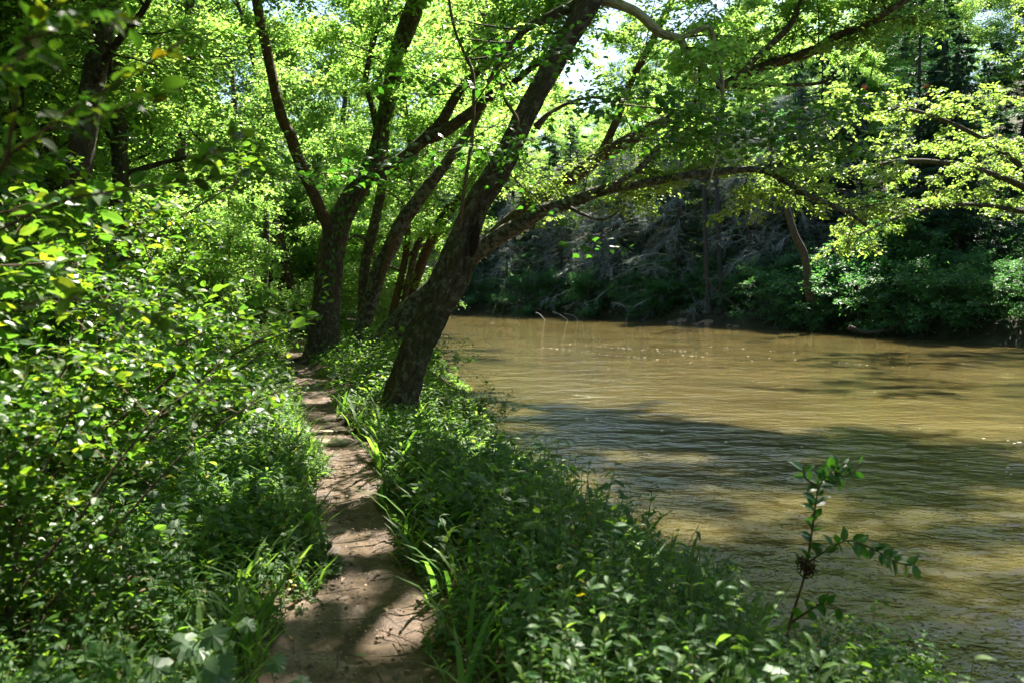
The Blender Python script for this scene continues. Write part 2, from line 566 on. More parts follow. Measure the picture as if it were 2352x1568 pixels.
def path_mat():
    m, nt, out = newmat('trodden_earth')
    geo = N(nt, 'ShaderNodeNewGeometry')
    at = N(nt, 'ShaderNodeAttribute', attribute_name='bark')
    sep = N(nt, 'ShaderNodeSeparateXYZ')
    nt.links.new(at.outputs['Vector'], sep.inputs[0])
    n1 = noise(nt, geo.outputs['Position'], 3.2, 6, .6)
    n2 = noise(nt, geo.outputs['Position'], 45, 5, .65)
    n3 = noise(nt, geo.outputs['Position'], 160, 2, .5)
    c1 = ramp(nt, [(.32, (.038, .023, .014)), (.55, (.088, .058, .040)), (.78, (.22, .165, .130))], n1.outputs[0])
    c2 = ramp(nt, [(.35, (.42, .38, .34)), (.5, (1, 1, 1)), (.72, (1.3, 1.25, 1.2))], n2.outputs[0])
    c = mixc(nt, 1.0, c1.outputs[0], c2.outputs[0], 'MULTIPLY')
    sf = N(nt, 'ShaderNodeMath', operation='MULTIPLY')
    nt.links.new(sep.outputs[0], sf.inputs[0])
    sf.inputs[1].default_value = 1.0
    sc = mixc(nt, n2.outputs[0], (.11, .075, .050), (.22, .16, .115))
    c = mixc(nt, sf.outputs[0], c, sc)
    pb = N(nt, 'ShaderNodeBsdfPrincipled')
    rr = ramp(nt, [(.35, (.55,) * 3), (.6, (.9,) * 3)], n1.outputs[0])
    nt.links.new(rr.outputs[0], pb.inputs['Roughness'])
    pb.inputs['Specular IOR Level'].default_value = .35
    nt.links.new(c, pb.inputs['Base Color'])
    b = N(nt, 'ShaderNodeBump')
    b.inputs['Strength'].default_value = .8
    b.inputs['Distance'].default_value = .02
    hm = N(nt, 'ShaderNodeMath', operation='MULTIPLY_ADD')
    nt.links.new(n3.outputs[0], hm.inputs[0])
    hm.inputs[1].default_value = .4
    nt.links.new(n2.outputs[0], hm.inputs[2])
    nt.links.new(hm.outputs[0], b.inputs['Height'])
    nt.links.new(b.outputs[0], pb.inputs['Normal'])
    nt.links.new(pb.outputs[0], out.inputs[0])
    return m


def water_mat():
    m, nt, out = newmat('muddy_river_water')
    geo = N(nt, 'ShaderNodeNewGeometry')
    mp = N(nt, 'ShaderNodeMapping')
    mp.inputs['Rotation'].default_value = (0, 0, math.radians(-14))
    mp.inputs['Scale'].default_value = (.75, 1.0, 1.0)
    nt.links.new(geo.outputs['Position'], mp.inputs[0])
    n1 = noise(nt, mp.outputs[0], 1.1, 3, .5)
    n2 = noise(nt, mp.outputs[0], 4.2, 3, .5)
    n3 = noise(nt, mp.outputs[0], 17, 3, .5)
    ad = N(nt, 'ShaderNodeMath', operation='MULTIPLY_ADD')
    nt.links.new(n2.outputs[0], ad.inputs[0])
    ad.inputs[1].default_value = .30
    nt.links.new(n1.outputs[0], ad.inputs[2])
    ad2 = N(nt, 'ShaderNodeMath', operation='MULTIPLY_ADD')
    nt.links.new(n3.outputs[0], ad2.inputs[0])
    ad2.inputs[1].default_value = .09
    nt.links.new(ad.outputs[0], ad2.inputs[2])
    n4 = noise(nt, geo.outputs['Position'], 24, 2, .5)
    sp = ramp(nt, [(.60, (0, 0, 0)), (.78, (1, 1, 1))], n4.outputs[0])
    ad3 = N(nt, 'ShaderNodeMath', operation='MULTIPLY_ADD')
    nt.links.new(sp.outputs[0], ad3.inputs[0])
    ad3.inputs[1].default_value = .14
    nt.links.new(ad2.outputs[0], ad3.inputs[2])
    ad2 = ad3
    b = N(nt, 'ShaderNodeBump')
    b.inputs['Strength'].default_value = 1.0
    b.inputs['Distance'].default_value = .13
    nt.links.new(ad2.outputs[0], b.inputs['Height'])
    nc = noise(nt, mp.outputs[0], .35, 3, .5)
    c = ramp(nt, [(.3, (.045, .036, .012)), (.7, (.078, .063, .024))], nc.outputs[0])
    pb = N(nt, 'ShaderNodeBsdfPrincipled')
    pb.inputs['Roughness'].default_value = .035
    pb.inputs['IOR'].default_value = 1.33
    pb.subsurface_method = 'BURLEY'
    pb.inputs['Subsurface Weight'].default_value = 1.0
    pb.inputs['Subsurface Radius'].default_value = (1.0, .75, .35)
    pb.inputs['Subsurface Scale'].default_value = .55
    nt.links.new(c.outputs[0], pb.inputs['Base Color'])
    nt.links.new(b.outputs[0], pb.inputs['Normal'])
    nt.links.new(pb.outputs[0], out.inputs[0])
    return m


M_PATH, M_WATER = path_mat(), water_mat()

# ------------------------------------------------------------------ terrain
WZ = -0.85
_EY = [-30, -5, 0, 3, 5.3, 9.6, 14, 23, 40, 60, 80, 120, 220]
_EX = [8, 4.6, 3.5, 2.55, 1.75, .25, -.45, -1.7, -4.5, -9, -18, -50, -120]
_PY = [-30, -3, 0, 3.3, 6.1, 8.5, 10.1, 13, 17.5, 22, 29, 39, 60, 120, 220]
_PX = [3, 0.3, -.15, -.62, -1.24, -1.88, -2.46, -3.3, -4.78, -6.0, -7.7, -10.3, -17, -60, -130]
_ys = np.arange(-30, 220, .25)


def _sm(xs, ys, w):
    y = np.interp(_ys, xs, ys)
    k = np.ones(w) / w
    e = np.concatenate([np.full(w, y[0]), y, np.full(w, y[-1])])
    return np.convolve(e, k, 'same')[w:-w]


_e, _p = _sm(_EY, _EX, 9), _sm(_PY, _PX, 7)


def edge(y):
    return np.interp(y, _ys, _e) + .18 * np.sin(np.asarray(y) * 1.3) + .1 * np.sin(np.asarray(y) * 3.1)


def pathx(y):
    return np.interp(y, _ys, _p) + .05 * np.sin(np.asarray(y) * 1.7)


def lw(y):
    """left half width of the worn path, wider where the sandy shoulder is."""
    y = np.asarray(y, float)
    return .28 + .13 * np.exp(-((y - 3.5) / 1.0) ** 2) + .05 * np.sin(y * 2.3) + .04 * np.sin(y * 5.1)


def rw(y):
    y = np.asarray(y, float)
    return .27 + .05 * np.sin(y * 1.9 + 1) + .04 * np.sin(y * 4.7) + .15 * np.exp(-((y - 8.6) / .7) ** 2)


def ground(x, y):
    x, y = np.asarray(x, float), np.asarray(y, float)
    t = x - pathx(y)
    s = edge(y) - x
    z = .05 * fbm(x, y, .9, 8)
    z = z + sstep(.4, 6, -t) * .35 + sstep(8, 45, -t) * 5.0
    z = z * sstep(.2, .9, np.abs(t)) - .05 * (1 - sstep(.25, .55, np.abs(t)))
    bank = 1 - sstep(-.15, 1.9, s)
    z = z - bank * (.85 + .05) - .9 * (1 - sstep(-2.2, 0, s))
    return z


# near bank + forest floor
yr = np.concatenate([np.arange(-12, 0, .6), np.arange(0, 14, .16), np.arange(14, 45, .45), np.arange(45, 120, 2.5), np.arange(120, 216, 12)])
tl = np.concatenate([-np.geomspace(110, 3.2, 26), np.linspace(-3, .6, 40)])
g = Geo()
rows = []
for y in yr:
    xe = edge(y) + 2.6
    xr = np.linspace(pathx(y) + .7, xe, 34)
    x = np.concatenate([pathx(y) + tl, xr])
    rows.append(np.stack([x, np.full_like(x, y), ground(x, y)], -1))
v = np.array(rows)
nr, nc = v.shape[:2]
i = np.arange(nr - 1)[:, None] * nc
j = np.arange(nc - 1)[None]
g.add(v.reshape(-1, 3), np.stack([i + j, i + j + 1, i + nc + j + 1, i + nc + j], -1).reshape(-1, 4))
struct('ground', g.mesh('ground', M_SOIL))

# trodden path sheet
yr = np.arange(-3, 46, .07)
tt = np.linspace(-1, 1, 30)
g = Geo()
rows, brk = [], []
for y in yr:
    L, Rr = lw(y), rw(y)
    t = np.where(tt < 0, tt * L, tt * Rr)
    x = pathx(y) + t
    z = ground(x, np.full_like(x, y))
    z = np.maximum(z, -.06) + .012 + .016 * fbm(x, np.full_like(x, y), 7, 9) + .010 * fbm(x, np.full_like(x, y), 21, 9, 13) - .03 * sstep(.88, 1, np.abs(tt)) - .02 * np.exp(-(t / .15) ** 2)
    sd = sstep(.22, .5, -t) * .6 + .15 * sstep(8.0, 8.6, y) * (1 - sstep(9.2, 10, y))
    rows.append(np.stack([x, np.full_like(x, y), z], -1))
    brk.append(np.stack([sd, 0 * sd, 0 * sd], -1))
v, brk = np.array(rows), np.array(brk)
nr, nc = v.shape[:2]
i = np.arange(nr - 1)[:, None] * nc
j = np.arange(nc - 1)[None]
g.add(v.reshape(-1, 3), np.stack([i + j, i + j + 1, i + nc + j + 1, i + nc + j], -1).reshape(-1, 4), bark=brk.reshape(-1, 3))
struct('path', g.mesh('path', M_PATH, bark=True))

# river
g = Geo()
xs, ysr = np.linspace(-140, 60, 60), np.linspace(-25, 130, 60)
X, Y = np.meshgrid(xs, ysr)
nr, nc = X.shape
i = np.arange(nr - 1)[:, None] * nc
j = np.arange(nc - 1)[None]
g.add(np.stack([X, Y, 0 * X + WZ], -1).reshape(-1, 3), np.stack([i + j, i + j + 1, i + nc + j + 1, i + nc + j], -1).reshape(-1, 4))
struct('river', g.mesh('river', M_WATER))

# far bank
FB = catmull(np.array([(34, -40), (29, -10), (25.5, 15), (22.8, 34), (20.3, 45), (15.8, 54), (11.4, 64), (5, 74), (-4, 83), (-22, 93), (-60, 108), (-140, 135)], float), 8)
FBs = np.concatenate([[0], np.cumsum(np.linalg.norm(np.diff(FB, axis=0), axis=1))])
FBt = unit(np.gradient(FB, axis=0))
FBn = np.stack([FBt[:, 1], -FBt[:, 0]], -1)      # inland


def fbank(s, d):
    p = np.array([np.interp(s, FBs, FB[:, 0]), np.interp(s, FBs, FB[:, 1])])
    n = np.array([np.interp(s, FBs, FBn[:, 0]), np.interp(s, FBs, FBn[:, 1])])
    q = p + n * d
    return np.array([q[0], q[1], fz(s, d)])


def fz(s, d):
    w = .25 * np.sin(s * .9) + .2 * np.sin(s * 2.3)
    return WZ - 1.0 + 1.0 * sstep(-2, 0, d) + 1.15 * sstep(0, 1.3 + .3 * w, d) + .6 * sstep(1, 7, d) + sstep(6, 60, d) * 26 + .12 * np.sin(s * 1.7 + d)


sarr = np.arange(0, FBs[-1], 1.2)
darr = np.concatenate([np.linspace(-3, 3, 16), np.linspace(3.6, 20, 16), np.linspace(23, 90, 14)])
g = Geo()
v = np.array([[fbank(s, d) for d in darr] for s in sarr])
nr, nc = v.shape[:2]
i = np.arange(nr - 1)[:, None] * nc
j = np.arange(nc - 1)[None]
g.add(v.reshape(-1, 3), np.stack([i + j, i + j + 1, i + nc + j + 1, i + nc + j], -1).reshape(-1, 4))
struct('far_bank_terrain', g.mesh('far_bank_terrain', M_BANK))


def s_at(y):
    k = np.argmin(np.abs(FB[:, 1] - y))
    return FBs[k]


# pale sandy slip on the far bank
s0, s1 = s_at(54.5), s_at(63)
g = Geo()
sa, da = np.linspace(s0, s1, 26), np.linspace(-1.2, .35, 12)
v = np.array([[fbank(s, d) for d in da] for s in sa])
v[..., 2] += -.06 + .05 * np.sin(np.linspace(0, math.pi, 26))[:, None] + .05 * fbm(v[..., 0], v[..., 1], 2.2) + .02 - .25 * (np.abs(np.linspace(-1, 1, 26))[:, None] > .93)
nr, nc = v.shape[:2]
i = np.arange(nr - 1)[:, None] * nc
j = np.arange(nc - 1)[None]
g.add(v.reshape(-1, 3), np.stack([i + j, i + j + 1, i + nc + j + 1, i + nc + j], -1).reshape(-1, 4))
struct('sandy_bank', g.mesh('sandy_bank', M_SAND))


# ------------------------------------------------------------------ tree builders
def spray(L, rng, pts, per, sxy, sz, size, updev=.5, droop=.2, t0=.25):
    """leaves in flat sprays round a branch polyline"""
    pts = np.asarray(pts, float)
    n = int(per)
    if n < 1:
        return
    seg = np.concatenate([[0], np.cumsum(np.linalg.norm(np.diff(pts, axis=0), axis=1))])
    # twigs first, then leaves along the twigs
    nt_ = max(1, n // 9)
    ss = (t0 + (1 - t0) * rng.random(nt_) ** .8) * seg[-1]
    q = np.stack([np.interp(ss, seg, pts[:, k]) for k in range(3)], -1)
    bd = unit(pts[-1] - pts[0])
    az = rng.uniform(0, 2 * math.pi, nt_)
    td = np.stack([np.cos(az), np.sin(az), rng.normal(0, .25, nt_)], -1) + bd * .7
    td = unit(td)
    tlen = sxy * rng.uniform(.6, 1.8, nt_)
    k = 9
    f = np.linspace(.1, 1, k)[None, :] + rng.normal(0, .04, (nt_, k))
    p = q[:, None] + td[:, None] * (f * tlen[:, None])[..., None]
    p[..., 2] -= droop * f ** 2 * tlen[:, None]
    p = p + rng.normal(0, 1, p.shape) * np.array([sxy * .10, sxy * .10, sz * .35])
    side = np.cross(td, [0, 0, 1.0])
    sgn = np.where(np.arange(k) % 2 == 0, 1., -1.)
    d = td[:, None] * .6 + side[:, None] * sgn[None, :, None] * .8 + rng.normal(0, .25, p.shape)
    d[..., 2] -= droop
    nn = np.array([0, 0, 1.0]) + rng.normal(0, updev, p.shape)
    s = size * rng.uniform(.6, 1.25, (nt_, k)) * rng.uniform(.6, 1.35, (nt_, 1))
    L.add(p.reshape(-1, 3), d.reshape(-1, 3), nn.reshape(-1, 3), s.ravel())


def branch_pts(rng, p, d, length, n=5, up=.0, wig=.12):
    pts = [np.array(p, float)]
    d = unit(np.array(d, float))
    for i in range(n):
        d = unit(d + rng.normal(0, wig, 3) + np.array([0, 0, up]))
        pts.append(pts[-1] + d * length / n)
    return np.array(pts)


def dress(gb, L, rng, limb, t0, nsec, blen, rad, leaves, size, sxy=.35, sz=.12, up=.03, flat=.35, bias=(0, 0, 0), sides=5):
    """secondary branches along a limb, with leafy sprays"""
    limb = np.asarray(limb, float)
    seg = np.concatenate([[0], np.cumsum(np.linalg.norm(np.diff(limb, axis=0), axis=1))])
    for i in range(nsec):
        f = t0 + (1 - t0) * (i + rng.random()) / nsec
        s = f * seg[-1]
        p = np.array([np.interp(s, seg, limb[:, k]) for k in range(3)])
        k = min(len(limb) - 2, max(0, np.searchsorted(seg, s) - 1))
        tg = unit(limb[k + 1] - limb[k])
        a = rng.uniform(0, 2 * math.pi)
        d = np.array([math.cos(a), math.sin(a), rng.normal(.1, flat)]) + tg * .6 + np.array(bias)
        ln = blen * rng.uniform(.5, 1.2)
        bp = branch_pts(rng, p, d, ln, 4, up)
        tube(gb, bp, np.linspace(rad, rad * .25, len(bp)), sides, 2)
        for m in range(2):
            q = bp[rng.integers(1, len(bp) - 1)]
            d2 = unit(bp[-1] - bp[0]) + rng.normal(0, .7, 3) * np.array([1, 1, .4])
            b2 = branch_pts(rng, q, d2, ln * .55, 3, up)
            tube(gb, b2, np.linspace(rad * .4, rad * .12, len(b2)), 3, 1)
            spray(L, rng, b2, leaves * .3, sxy, sz, size)
        spray(L, rng, bp, leaves * .4, sxy, sz, size)


def grow(name, seed, H, r0, cb, CR, nl, nsec, leaves, size, leafmat, barkmat, tmpl, lean=.05, sxy=.5, label='tree', cat='tree', twist=.0, sides=8, shape=1.0):
    rng = np.random.default_rng(seed)
    t = thing(name, label, cat)
    n = 8
    pts = [np.zeros(3)]
    d = np.array([rng.normal(0, lean), rng.normal(0, lean), 1.0])
    for i in range(n):
        d = unit(d + rng.normal(0, lean * .8, 3) * np.array([1, 1, 0]))
        pts.append(pts[-1] + d * H / n)
    pts = np.array(pts)
    pts[0, 2] = -.25
    gt, gb, L = Geo(), Geo(), Leaves()
    rr = r0 * (1 - .82 * np.linspace(0, 1, n + 1))
    tp, tr, _ = tube(gt, pts, rr, sides, 3, .12, .35, seed)
    for i in range(nl):
        f = cb + (1 - cb) * (i + .5 * rng.random()) / nl
        k = f * (len(tp) - 1)
        p = tp[int(k)]
        az = i * 2.4 + rng.normal(0, .4)
        g_ = (f - cb) / (1 - cb)
        ln = CR * (math.sin(math.pi * min(1, .22 + .72 * g_)) ** .7 * (1 - .35 * g_ * shape)) * rng.uniform(.75, 1.15)
        el = rng.uniform(.05, .45) + .5 * g_
        dd = np.array([math.cos(az), math.sin(az), el])
        bp = branch_pts(rng, p, dd, ln, 5, .02, .14)
        rb = max(.015, tr[int(k)] * .42)
        tube(gb, bp, np.linspace(rb, rb * .2, len(bp)), 5, 2)
        dress(gb, L, rng, bp, .25, nsec, ln * .42, rb * .35, leaves / (nl * nsec), size, sxy, .12, sides=3)
    linko('trunk', gt.mesh('trunk', barkmat, bark=True), t, False)
    linko('branches', gb.mesh('branches', barkmat, bark=True), t, False)['kind'] = 'stuff'
    stuff(linko('crown', L.mesh('crown', leafmat, tmpl), t, False))
    return t


def conifer(name, seed, H, r0, z0, BL, nw, needles, matn, matb, dead=False, label='', cat='conifer'):
    rng = np.random.default_rng(seed)
    t = thing(name, label, cat)
    gt, gb, L = Geo(), Geo(), Leaves()
    pts = np.array([[0, 0, -.4], [.05, 0, H * .35], [0, .06, H * .7], [.03, 0, H]])
    tube(gt, pts, [r0, r0 * .75, r0 * .4, .02], 8, 4, .1, .25, seed)
    for i in range(nw):
        f = (i + rng.random()) / nw
        z = z0 + (H - z0) * f
        az = rng.uniform(0, 6.28)
        ln = (BL * (1 - f) ** .8 + .35) * rng.uniform(.6, 1.15)
        d = np.array([math.cos(az), math.sin(az), .12 if not dead else rng.normal(.15, .3)])
        bp = branch_pts(rng, [0, 0, z], d, ln, 5, -.06 if not dead else -.12, .08 if not dead else .16)
        rb = .012 + .018 * (1 - f)
        tube(gb, bp, np.linspace(rb, rb * .3, len(bp)), 4, 1)
        side = np.cross(unit(bp[-1] - bp[0]), [0, 0, 1.0])
        m = int(needles / nw)
        if dead:
            for _ in range(11):
                q = bp[rng.integers(1, 6)]
                dd = unit(bp[-1] - bp[0]) * .9 + side * rng.choice([-1, 1]) * rng.uniform(.2, .9) + np.array([0, 0, rng.normal(-.25, .35)])
                b2 = branch_pts(rng, q, dd, rng.uniform(.5, 1.4), 3, -.06, .25)
                tube(gb, b2, [.012, .009, .006, .003], 3, 1)
                kk = m // 11
                f = rng.random(kk)
                q2 = b2[0] + (b2[-1] - b2[0]) * f[:, None] + rng.normal(0, .06, (kk, 3))
                L.add(q2, unit(b2[-1] - b2[0]) + rng.normal(0, .6, (kk, 3)) + np.array([0, 0, -.3]), rng.normal(0, 1, (kk, 3)), rng.uniform(.15, .42, kk))
        elif m:
            k = rng.random(m) ** .7
            seg = np.linspace(0, 1, len(bp))
            q = np.stack([np.interp(.12 + .88 * k, seg, bp[:, c]) for c in range(3)], -1)
            sg = rng.choice([-1., 1.], m)
            off = rng.random(m) * (.10 + .24 * ln * (1 - k * .7))
            bd = unit(bp[-1] - bp[0])
            q = q + side * (sg * off)[:, None] + bd * (off * .5)[:, None]
            q[:, 2] -= off * .25 + rng.normal(0, .03, m)
            dd = side * sg[:, None] + bd * .8 + rng.normal(0, .3, (m, 3)) + np.array([0, 0, -.25])
            L.add(q, dd, np.array([0, 0, 1.0]) + rng.normal(0, .35, (m, 3)), rng.uniform(.16, .34, m))
    linko('trunk', gt.mesh('trunk', matb, bark=True), t, False)
    linko('branches', gb.mesh('branches', M_DEADW if dead else matb, bark=True), t, False)['kind'] = 'stuff'
    if L.p:
        stuff(linko('needles', L.mesh('needles', matn, T_WISP if dead else T_SPRAY), t, False))
    return t


def shrub(name, seed, H, spread, nst, leaves, size, mat, tmpl, label, nparts=0, cat='shrub', arch=.5, partmat=None):
    rng = np.random.default_rng(seed)
    t = thing(name, label, cat)
    gb, L = Geo(), Leaves()
    for i in range(nst):
        az = i * 2.4 + rng.normal(0, .3)
        o = rng.uniform(.2, 1.0)
        d = np.array([math.cos(az) * arch * o, math.sin(az) * arch * o, 1.0])
        ln = H * rng.uniform(.7, 1.1)
        p0 = np.array([math.cos(az), math.sin(az), 0]) * rng.uniform(0, .15) * spread
        p0[2] = -.1
        bp = [p0]
        dd = unit(d)
        for _ in range(6):
            dd = unit(dd + rng.normal(0, .1, 3) + np.array([math.cos(az), math.sin(az), -.15]) * .14 * spread * o)
            bp.append(bp[-1] + dd * ln / 6)
        bp = np.array(bp)
        tube(gb, bp, np.linspace(.014, .004, 7), 4, 2)
        dress(gb, L, rng, bp, .12, 9, .42 * spread, .005, leaves / (nst * 9), size, .17, .07, sides=3)
    p, d, n, s = L.arr()
    linko('stems', gb.mesh('stems', M_TWIG, bark=True), t, False)['kind'] = 'stuff'
    k = len(p) - nparts
    order = rng.permutation(len(p))
    stuff(linko('foliage', L.mesh('foliage', mat, tmpl, order[:k]), t, False))
    for q in order[k:]:
        leaf_part(t, p[q], d[q], n[q], s[q] * 1.12, tmpl, partmat or mat)
    return t


# ------------------------------------------------------------------ hero trees by the path
def traced(tr, Y0, Y1=None):
    """(u, v, width[, Y]) -> points, radii"""
    n = len(tr)
    Y1 = Y0 if Y1 is None else Y1
    pts, rad = [], []
    for i, a in enumerate(tr):
        Y = a[3] if len(a) > 3 else Y0 + (Y1 - Y0) * i / (n - 1)
        pts.append(P(a[0], a[1], Y))
        rad.append(R(a[2], Y))
    return np.array(pts), np.array(rad)


def hero_tree(name, label, stems, leafmat, barkmat, leaves=True, size=.085, seed=1, blen=1.3, tmpl=T_HEX, cat='tree', base=None):
    """stems: list of dict(tr, Y, name, dress=(t0,nsec,leaves), opts)"""
    rng = np.random.default_rng(seed)
    first, _ = traced(stems[0]['tr'], *stems[0]['Y'])
    b = first[0] if base is None else base
    t = thing(name, label, cat, b)
    gb, L = Geo(), Leaves()
    for i, s in enumerate(stems):
        pts, rad = traced(s['tr'], *s['Y'])
        g = Geo()
        if s.get('ext'):  # growth past the frame top, added for the shade its leaves cast
            e = np.array(s['ext'], float)
            pts = np.vstack([pts, e[:, :3]])
            rad = np.concatenate([rad, e[:, 3]])
        p, r, _ = tube(g, pts, rad, s.get('sides', 20), s.get('k', 8), s.get('rough', .10), s.get('flare', 0), seed * 7 + i, s.get('furrow', .04), s.get('groove'))
        linko(s['name'], g.mesh(s['name'], s.get('mat', barkmat), bark=True), t)
        if s.get('dress'):
            t0, ns, nl = s['dress']
            dress(gb, L, rng, p, t0, ns, s.get('blen', blen), s.get('brad', .02), nl / ns, size, .32, .12, bias=s.get('bias', (0, 0, 0)))
    if gb.n:
        linko('branches', gb.mesh('branches', barkmat, bark=True), t)['kind'] = 'stuff'
    if L.p:
        stuff(linko('crown', L.mesh('crown', leafmat, tmpl, lit_gap(L.arr()[0])), t))
    return t


T1 = hero_tree('leaning_tree', 'thick rough trunk leaning over the water nearest on the right edge of the path', [
    dict(name='trunk', Y=(10.1, 10.6), tr=[(896, 985, 88), (914, 940, 66), (954, 804, 70), (995, 720, 75), (1036, 644, 82), (1062, 570, 76), (1076, 520, 58), (1097, 462, 52), (1133, 410, 51), (1170, 345, 49), (1212, 255, 46), (1250, 180, 45), (1292, 105, 45), (1330, 45, 48), (1362, -10, 50), (1400, -90, 50), (1450, -200, 42), (1500, -330, 34)],
         sides=110, k=20, furrow=.11, rough=.16, flare=.6, ext=[(2.6, 11.0, 8.6, .10), (3.3, 11.6, 10.2, .07), (4.2, 12.4, 11.8, .03)], dress=(.62, 30, 26000), blen=2.6, groove=[(2.0, 3.6, 5.2, .35, .5), (4.6, 6.0, 5.4, .3, .25)]),  # crown top above the frame, extended to shade the near water
    dict(name='limb', Y=(10.5, 10.5), tr=[(1395, -80, 36), (1400, -140, 30)], ext=[(.6, 10.8, 7.9, .08), (-.5, 10.6, 8.9, .06), (-1.8, 10.6, 9.4, .04), (-2.9, 10.4, 9.6, .02)], sides=12, dress=(.2, 28, 26000), blen=2.4),  # unseen limb reaching left, added to shade the left shrubs
    dict(name='limb', Y=(10.5, 10.2), tr=[(1430, -150, 34), (1450, -220, 28)], ext=[(1.7, 9.2, 8.8, .07), (1.6, 7.8, 10, .05), (1.3, 6.2, 10.8, .035), (.9, 5.0, 11.2, .02)], sides=12, dress=(.25, 28, 24000), blen=2.4),  # unseen limb towards the camera, added to shade the foreground leaves
    dict(name='limb', Y=(10.6, 10.8), tr=[(1470, -240, 32), (1520, -300, 28)], ext=[(4.4, 12.6, 9.2, .08), (5.4, 14.2, 10.4, .06), (6.3, 15.8, 11, .04), (7.6, 17.8, 11.6, .02)], sides=12, dress=(.2, 34, 30000), blen=2.8),  # unseen limb over the river, added to darken the near right water
    dict(name='limb', Y=(10.6, 10.7), tr=[(1440, -180, 36), (1500, -260, 30)], ext=[(4.2, 11.6, 9.0, .09), (6.0, 13.0, 10.6, .06), (8.2, 15.0, 11.6, .03)], sides=12, dress=(.2, 34, 26000), blen=2.8),  # another limb out of view, added for shade on the lower right water
    dict(name='limb', Y=(10.7, 10.2), tr=[(1362, -12, 40), (1386, 0, 26), (1430, 14, 22), (1469, 33, 21), (1515, 75, 20), (1560, 91, 18), (1577, 120, 15), (1602, 141, 14), (1635, 174, 11), (1660, 203, 8)], mat=M_BARKP, sides=14, dress=(.5, 6, 1500), blen=.9),
    dict(name='limb', Y=(10.35, 10.0), tr=[(1556, 92, 12), (1593, 75, 12), (1630, 64, 11), (1643, 116, 10), (1655, 157, 8), (1660, 215, 8), (1647, 352, 6), (1626, 430, 4)], mat=M_BARKP, sides=10),
    dict(name='limb', Y=(10.6, 11.0), tr=[(1345, 5, 34), (1300, 22, 24), (1260, 40, 20), (1215, 62, 18), (1185, 92, 14), (1150, 140, 11), (1120, 190, 7)], sides=12, dress=(.4, 6, 1200), blen=.8),
    dict(name='limb', Y=(10.5, 9.9), tr=[(1232, 292, 20), (1260, 262, 10), (1300, 240, 8), (1340, 227, 7), (1380, 226, 6), (1430, 245, 5)], mat=M_TWIG, sides=8),
    dict(name='sprout', Y=(10.0, 9.9), tr=[(1190, 300, 9), (1186, 270, 8), (1160, 230, 6), (1150, 190, 5)], mat=M_TWIG, sides=6),
], M_CAN, M_BARK, seed=3, size=.085)
# dark plug coloured as the shade in the hollow under the fork, and the bare split wood on the upper trunk
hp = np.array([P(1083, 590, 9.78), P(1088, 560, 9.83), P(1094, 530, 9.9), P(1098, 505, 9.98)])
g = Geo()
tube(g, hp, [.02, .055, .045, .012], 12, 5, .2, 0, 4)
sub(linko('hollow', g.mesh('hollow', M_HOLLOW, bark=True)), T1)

T2 = hero_tree('forked_tree', 'tall dark trunk forking into two stems beside the path, with vines on it', [
    dict(name='trunk', Y=(18.9, 18.9), tr=[(741, 832, 76), (744, 800, 66), (750, 700, 62), (757, 620, 62), (768, 550, 60), (785, 500, 52), (818, 440, 48), (850, 390, 44), (866, 345, 38), (884, 270, 36), (900, 190, 36), (916, 120, 38), (938, 55, 42), (962, -10, 42), (1000, -120, 36), (1030, -240, 28)],
         sides=48, k=10, furrow=.05, flare=.4, ext=[(-1.2, 18.4, 12.5, .10), (-.4, 18.0, 14.5, .04)], dress=(.55, 30, 22000), blen=2.6),
    dict(name='limb', Y=(18.9, 18.9), tr=[(1000, -120, 30), (1005, -190, 24)], ext=[(-1.9, 16.6, 12.2, .08), (-2.0, 14, 12.9, .06), (-1.6, 11.5, 12.6, .045), (-1.5, 9.6, 11.8, .02)], sides=12, dress=(.2, 36, 34000), blen=2.8),  # limb out of view, added to keep sun off the left shrubs
    dict(name='limb', Y=(18.8, 18.0), tr=[(765, 560, 34), (752, 520, 28), (728, 465, 26), (700, 405, 25), (686, 370, 24), (668, 315, 25), (645, 265, 24), (628, 190, 22), (612, 110, 22), (598, 50, 22), (588, -10, 22), (575, -120, 18), (560, -230, 12)], sides=20, mat=M_BARKR, ext=[(-6.3, 17.0, 11.6, .06), (-5.8, 14.5, 12.2, .05), (-5.2, 11.5, 12, .035), (-4.7, 9, 11.2, .02)], dress=(.3, 40, 34000), blen=2.6),  # unseen end bent back towards the camera to shade the left side
    dict(name='limb', Y=(18.7, 17.6), tr=[(848, 408, 40), (880, 390, 34), (915, 372, 30), (950, 345, 28), (985, 310, 26), (1015, 280, 24), (1040, 235, 22), (1075, 185, 19), (1110, 155, 18), (1150, 120, 15), (1200, 60, 13), (1260, -20, 10)], sides=18, ext=[(1.6, 17.3, 9.6, .06), (2.6, 17, 11.4, .03)], dress=(.3, 22, 14000), blen=2.2),
    dict(name='limb', Y=(18.2, 16.8), tr=[(982, 318, 28), (1020, 302, 27), (1060, 275, 26), (1100, 245, 24), (1135, 215, 20), (1180, 190, 16), (1230, 150, 12), (1290, 120, 8)], sides=16, ext=[(1.8, 16.5, 7.8, .05), (3.0, 16.2, 9.2, .02)], dress=(.3, 20, 11000), blen=1.9),
    dict(name='limb', Y=(18.6, 19.3), tr=[(872, 330, 16), (856, 250, 14), (840, 190, 13), (850, 130, 12), (870, 60, 9), (900, -10, 6)], sides=10, dress=(.3, 14, 7000), blen=1.8),
], M_CAN, M_BARK, seed=5, size=.10)

